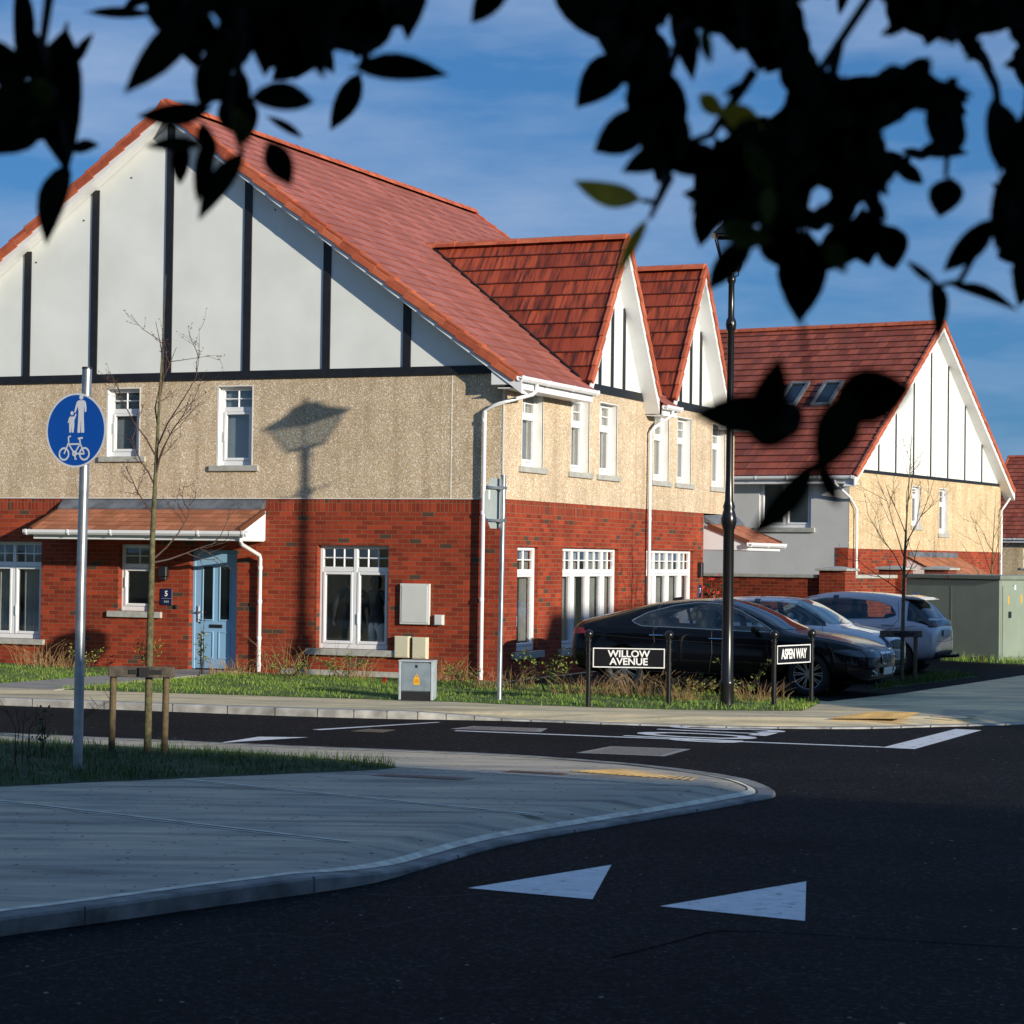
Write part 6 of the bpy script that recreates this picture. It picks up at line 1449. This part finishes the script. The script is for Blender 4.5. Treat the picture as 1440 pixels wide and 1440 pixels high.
# the rest of the crown, above and beside the frame
for k in range(1500):
    v = Vector((rl.gauss(0,1), rl.gauss(0,1), rl.gauss(0,.7))).normalized()*rl.uniform(.6, 1)**.5; c = Vector((1.6+v.x*2.6, 1.4+v.y*1.9, 4.6+v.z*1.5))
    rel = c-CAM; dp = rel.dot(FWD)
    if dp > 0 and abs(rel.dot(RGT)/dp) < .30 and -.4 < rel.dot(UPV)/dp < .262: continue
    d = Vector((rl.gauss(0,1), rl.gauss(0,1), rl.gauss(-.6,.6))).normalized(); leaf(leafm, c, c+d*rl.uniform(.06,.10), .034, Vector((rl.gauss(0,1), rl.gauss(0,1), rl.gauss(0,1))).normalized())
leafm.build('foliage', M['leaf_dark'], tree, fix=False, smooth=False); olive.build('leaves_tinted_sunlit', M['leaf_olive'], tree, fix=False); dim.build('painted_sheen_leaves', M['leaf_dim'], tree, fix=False)
tr_ = MB(); tr_.tube([(0,0,-.1),(.02,0,1.0),(-.05,.02,2.2),(-.3,.05,3.2),(-.7,.0,4.3),(-1.0,-.1,5.6)], [.17,.14,.12,.10,.07,.03], 12); tr_.build('trunk', M['branch'], tree, smooth=True)
def twig(pts, r0=.006, d=D0):
    P_ = [at(x, y, d*f)-TO for x, y, f in pts]; tw.tube(P_, [r0*(1-.6*i/(len(P_)-1)) for i in range(len(P_))], 6)
for pts in ([(1460,-120,1.0),(1240,-30,1.0),(1140,120,.98),(1060,260,1.0),(1010,300,1)], [(1300,-80,1.05),(1400,120,1.03),(1420,270,1.0),(1350,395,1.0),(1318,402,1.0)], [(1180,60,1),(1130,300,1),(1128,370,1)], [(1140,-60,1),(960,40,1),(925,150,1),(940,250,1),(925,285,1),(905,282,.95)], [(900,-80,1),(860,10,1),(890,90,1)],
            [(420,-90,1),(345,60,1),(320,150,1),(340,215,1)], [(560,-80,1),(520,60,1),(505,98,1)], [(80,-80,1),(60,60,1),(98,225,1)], [(290,-60,1),(270,15,1)], [(940,250,1),(915,305,.96)], [(1340,110,1),(1330,250,1)], [(1060,100,1),(1000,190,1),(950,205,1)]): twig(pts)
twig([(1128,452,1.02),(1132,485,1.01),(1136,530,1.0),(1141,560,1),(1152,640,1)], .0016, 1.5); twig([(1138,560,1),(1100,588,1)], .002, 1.5); twig([(1142,560,1),(1170,567,1)], .002, 1.5)
tw.build('twigs', M['branch'], tree, smooth=True)
# tall trees added out of view behind the camera to block low sky light
def block_tree():
    t = thing('sky_block_tree', (0,0,0), 'unseen tall dark tree added behind the camera to block low sky', 'tree', group='trees added behind the camera to block low sky'); f = MB(); w = MB()
    for k in range(2600):
        v = Vector((rl.gauss(0,1), rl.gauss(0,1), rl.gauss(0,1))).normalized()*rl.uniform(.35, 1)**.6; c = Vector((v.x*3.6, v.y*3.6, 8.2+v.z*5.6)); s_ = rl.uniform(.22, .55)
        n_ = Vector((rl.gauss(0,1), rl.gauss(0,1), rl.gauss(.4,1))).normalized(); a_ = n_.orthogonal().normalized(); b_ = n_.cross(a_); f.face([c-a_*s_, c-b_*s_*.6, c+a_*s_, c+b_*s_*.6])
    f.build('crown', M['leaf_tree'], t, fix=False)
    w.tube([(0,0,-.2),(.05,0,3),(0,.1,7),(.1,0,11)], [.34,.28,.2,.06], 10)
    for k in range(6): a_ = k*1.05; w.tube([(0,0,3.2+k*.7),(1.4*math.cos(a_),1.4*math.sin(a_),5.2+k*.8)], [.12,.04], 6)
    w.build('trunk', M['branch'], t, smooth=True); return t
M['leaf_tree'] = plain('dark tree leaves', (.022,.032,.012), .7, .4, 1.5, spec=.2)
bt = block_tree(); bt.location = (4.5,-7.5,0)
for x, y, s_ in ((-4,-8.5,1.05),(-12,-7,.95),(-20,-9,1.1),(-28.5,-7.5,1.0),(-37,-6,1.05),(-46,2,1.0),(-47,11,.95),(13,-9,1.0),(-8,-14,1.2),(-24,-15,1.2)):
    c = copy_tree(bt); c.location = (x, y, 0); c.rotation_euler = (0, 0, rl.uniform(0, 6.28)); c.scale = (s_, s_, s_)
lm = MB()
for b_ in (at(1460,-120,D0), at(900,-80,D0), at(420,-90,D0), at(80,-80,D0), at(560,-80,D0), at(290,-60,D0)):
    p0 = Vector((-.45,.03,3.6)); p1 = b_-TO; m_ = p0.lerp(p1, .55)+Vector((0,0,.28)); lm.tube([p0, m_, p1], [.035,.02,.007], 8)
lm.build('limb', M['branch'], tree, smooth=True)
# ================================================================== sky, sun, camera
wd = bpy.data.worlds.new('World'); scene.world = wd; wd.use_nodes = True; nt = wd.node_tree; bg = nt.nodes['Background']
sk = nd(nt, 'ShaderNodeTexSky'); sk.sky_type = 'NISHITA'; sk.sun_disc = False; sk.sun_elevation = R(12.6); sk.sun_rotation = R(114.8)
sk.air_density = 1.0; sk.dust_density = .35; sk.ozone_density = 3.0; sk.altitude = 50
tc = nd(nt, 'ShaderNodeTexCoord'); mp = nd(nt, 'ShaderNodeMapping'); nt.links.new(tc.outputs['Generated'], mp.inputs[0]); mp.inputs['Location'].default_value = (5.0, 0, 0); mp.inputs['Scale'].default_value = (1.5, 1.5, 6.5); mp.inputs['Rotation'].default_value = (0, R(8), R(20))
cl = noise(nt, mp.outputs[0], 2.6, 6, .55)
cf = ramp(nt, cl, [(.42, (0,0,0)), (.66, (1,1,1))])
blue = mix(nt, 1.0, sk.outputs[0], (.40, .77, 1.20), 'MULTIPLY')
blue = mix(nt, .55, blue, (.85, 2.65, 5.8))
c = mix(nt, mth(nt, 'MULTIPLY', cf, .72), blue, (3.9, 5.3, 7.9))
nt.links.new(c, bg.inputs['Color']); bg.inputs['Strength'].default_value = .075
sl = bpy.data.lights.new('sun', 'SUN'); sl.energy = 4.9; sl.angle = R(.5); sl.color = (1.0, .91, .76)
so = bpy.data.objects.new('sun', sl); COL.objects.link(so); so.rotation_euler = (-SUNDIR).to_track_quat('-Z', 'Y').to_euler(); so.location = (20, -10, 30)
cm = bpy.data.cameras.new('camera'); co_ = bpy.data.objects.new('camera', cm); COL.objects.link(co_)
cm.sensor_width = 36; cm.lens = FPX/1440*36; cm.clip_start = .05; cm.clip_end = 6000
mw = Matrix(((RGT.x, UPV.x, -FWD.x, CAM.x), (RGT.y, UPV.y, -FWD.y, CAM.y), (RGT.z, UPV.z, -FWD.z, CAM.z), (0,0,0,1))); co_.matrix_world = mw
cm.dof.use_dof = True; cm.dof.focus_distance = 34; cm.dof.aperture_fstop = 9
scene.camera = co_
vs = scene.view_settings; vs.view_transform = 'Standard'; vs.look = 'None'; vs.gamma = 1; vs.use_curve_mapping = False; vs.exposure = 0.2
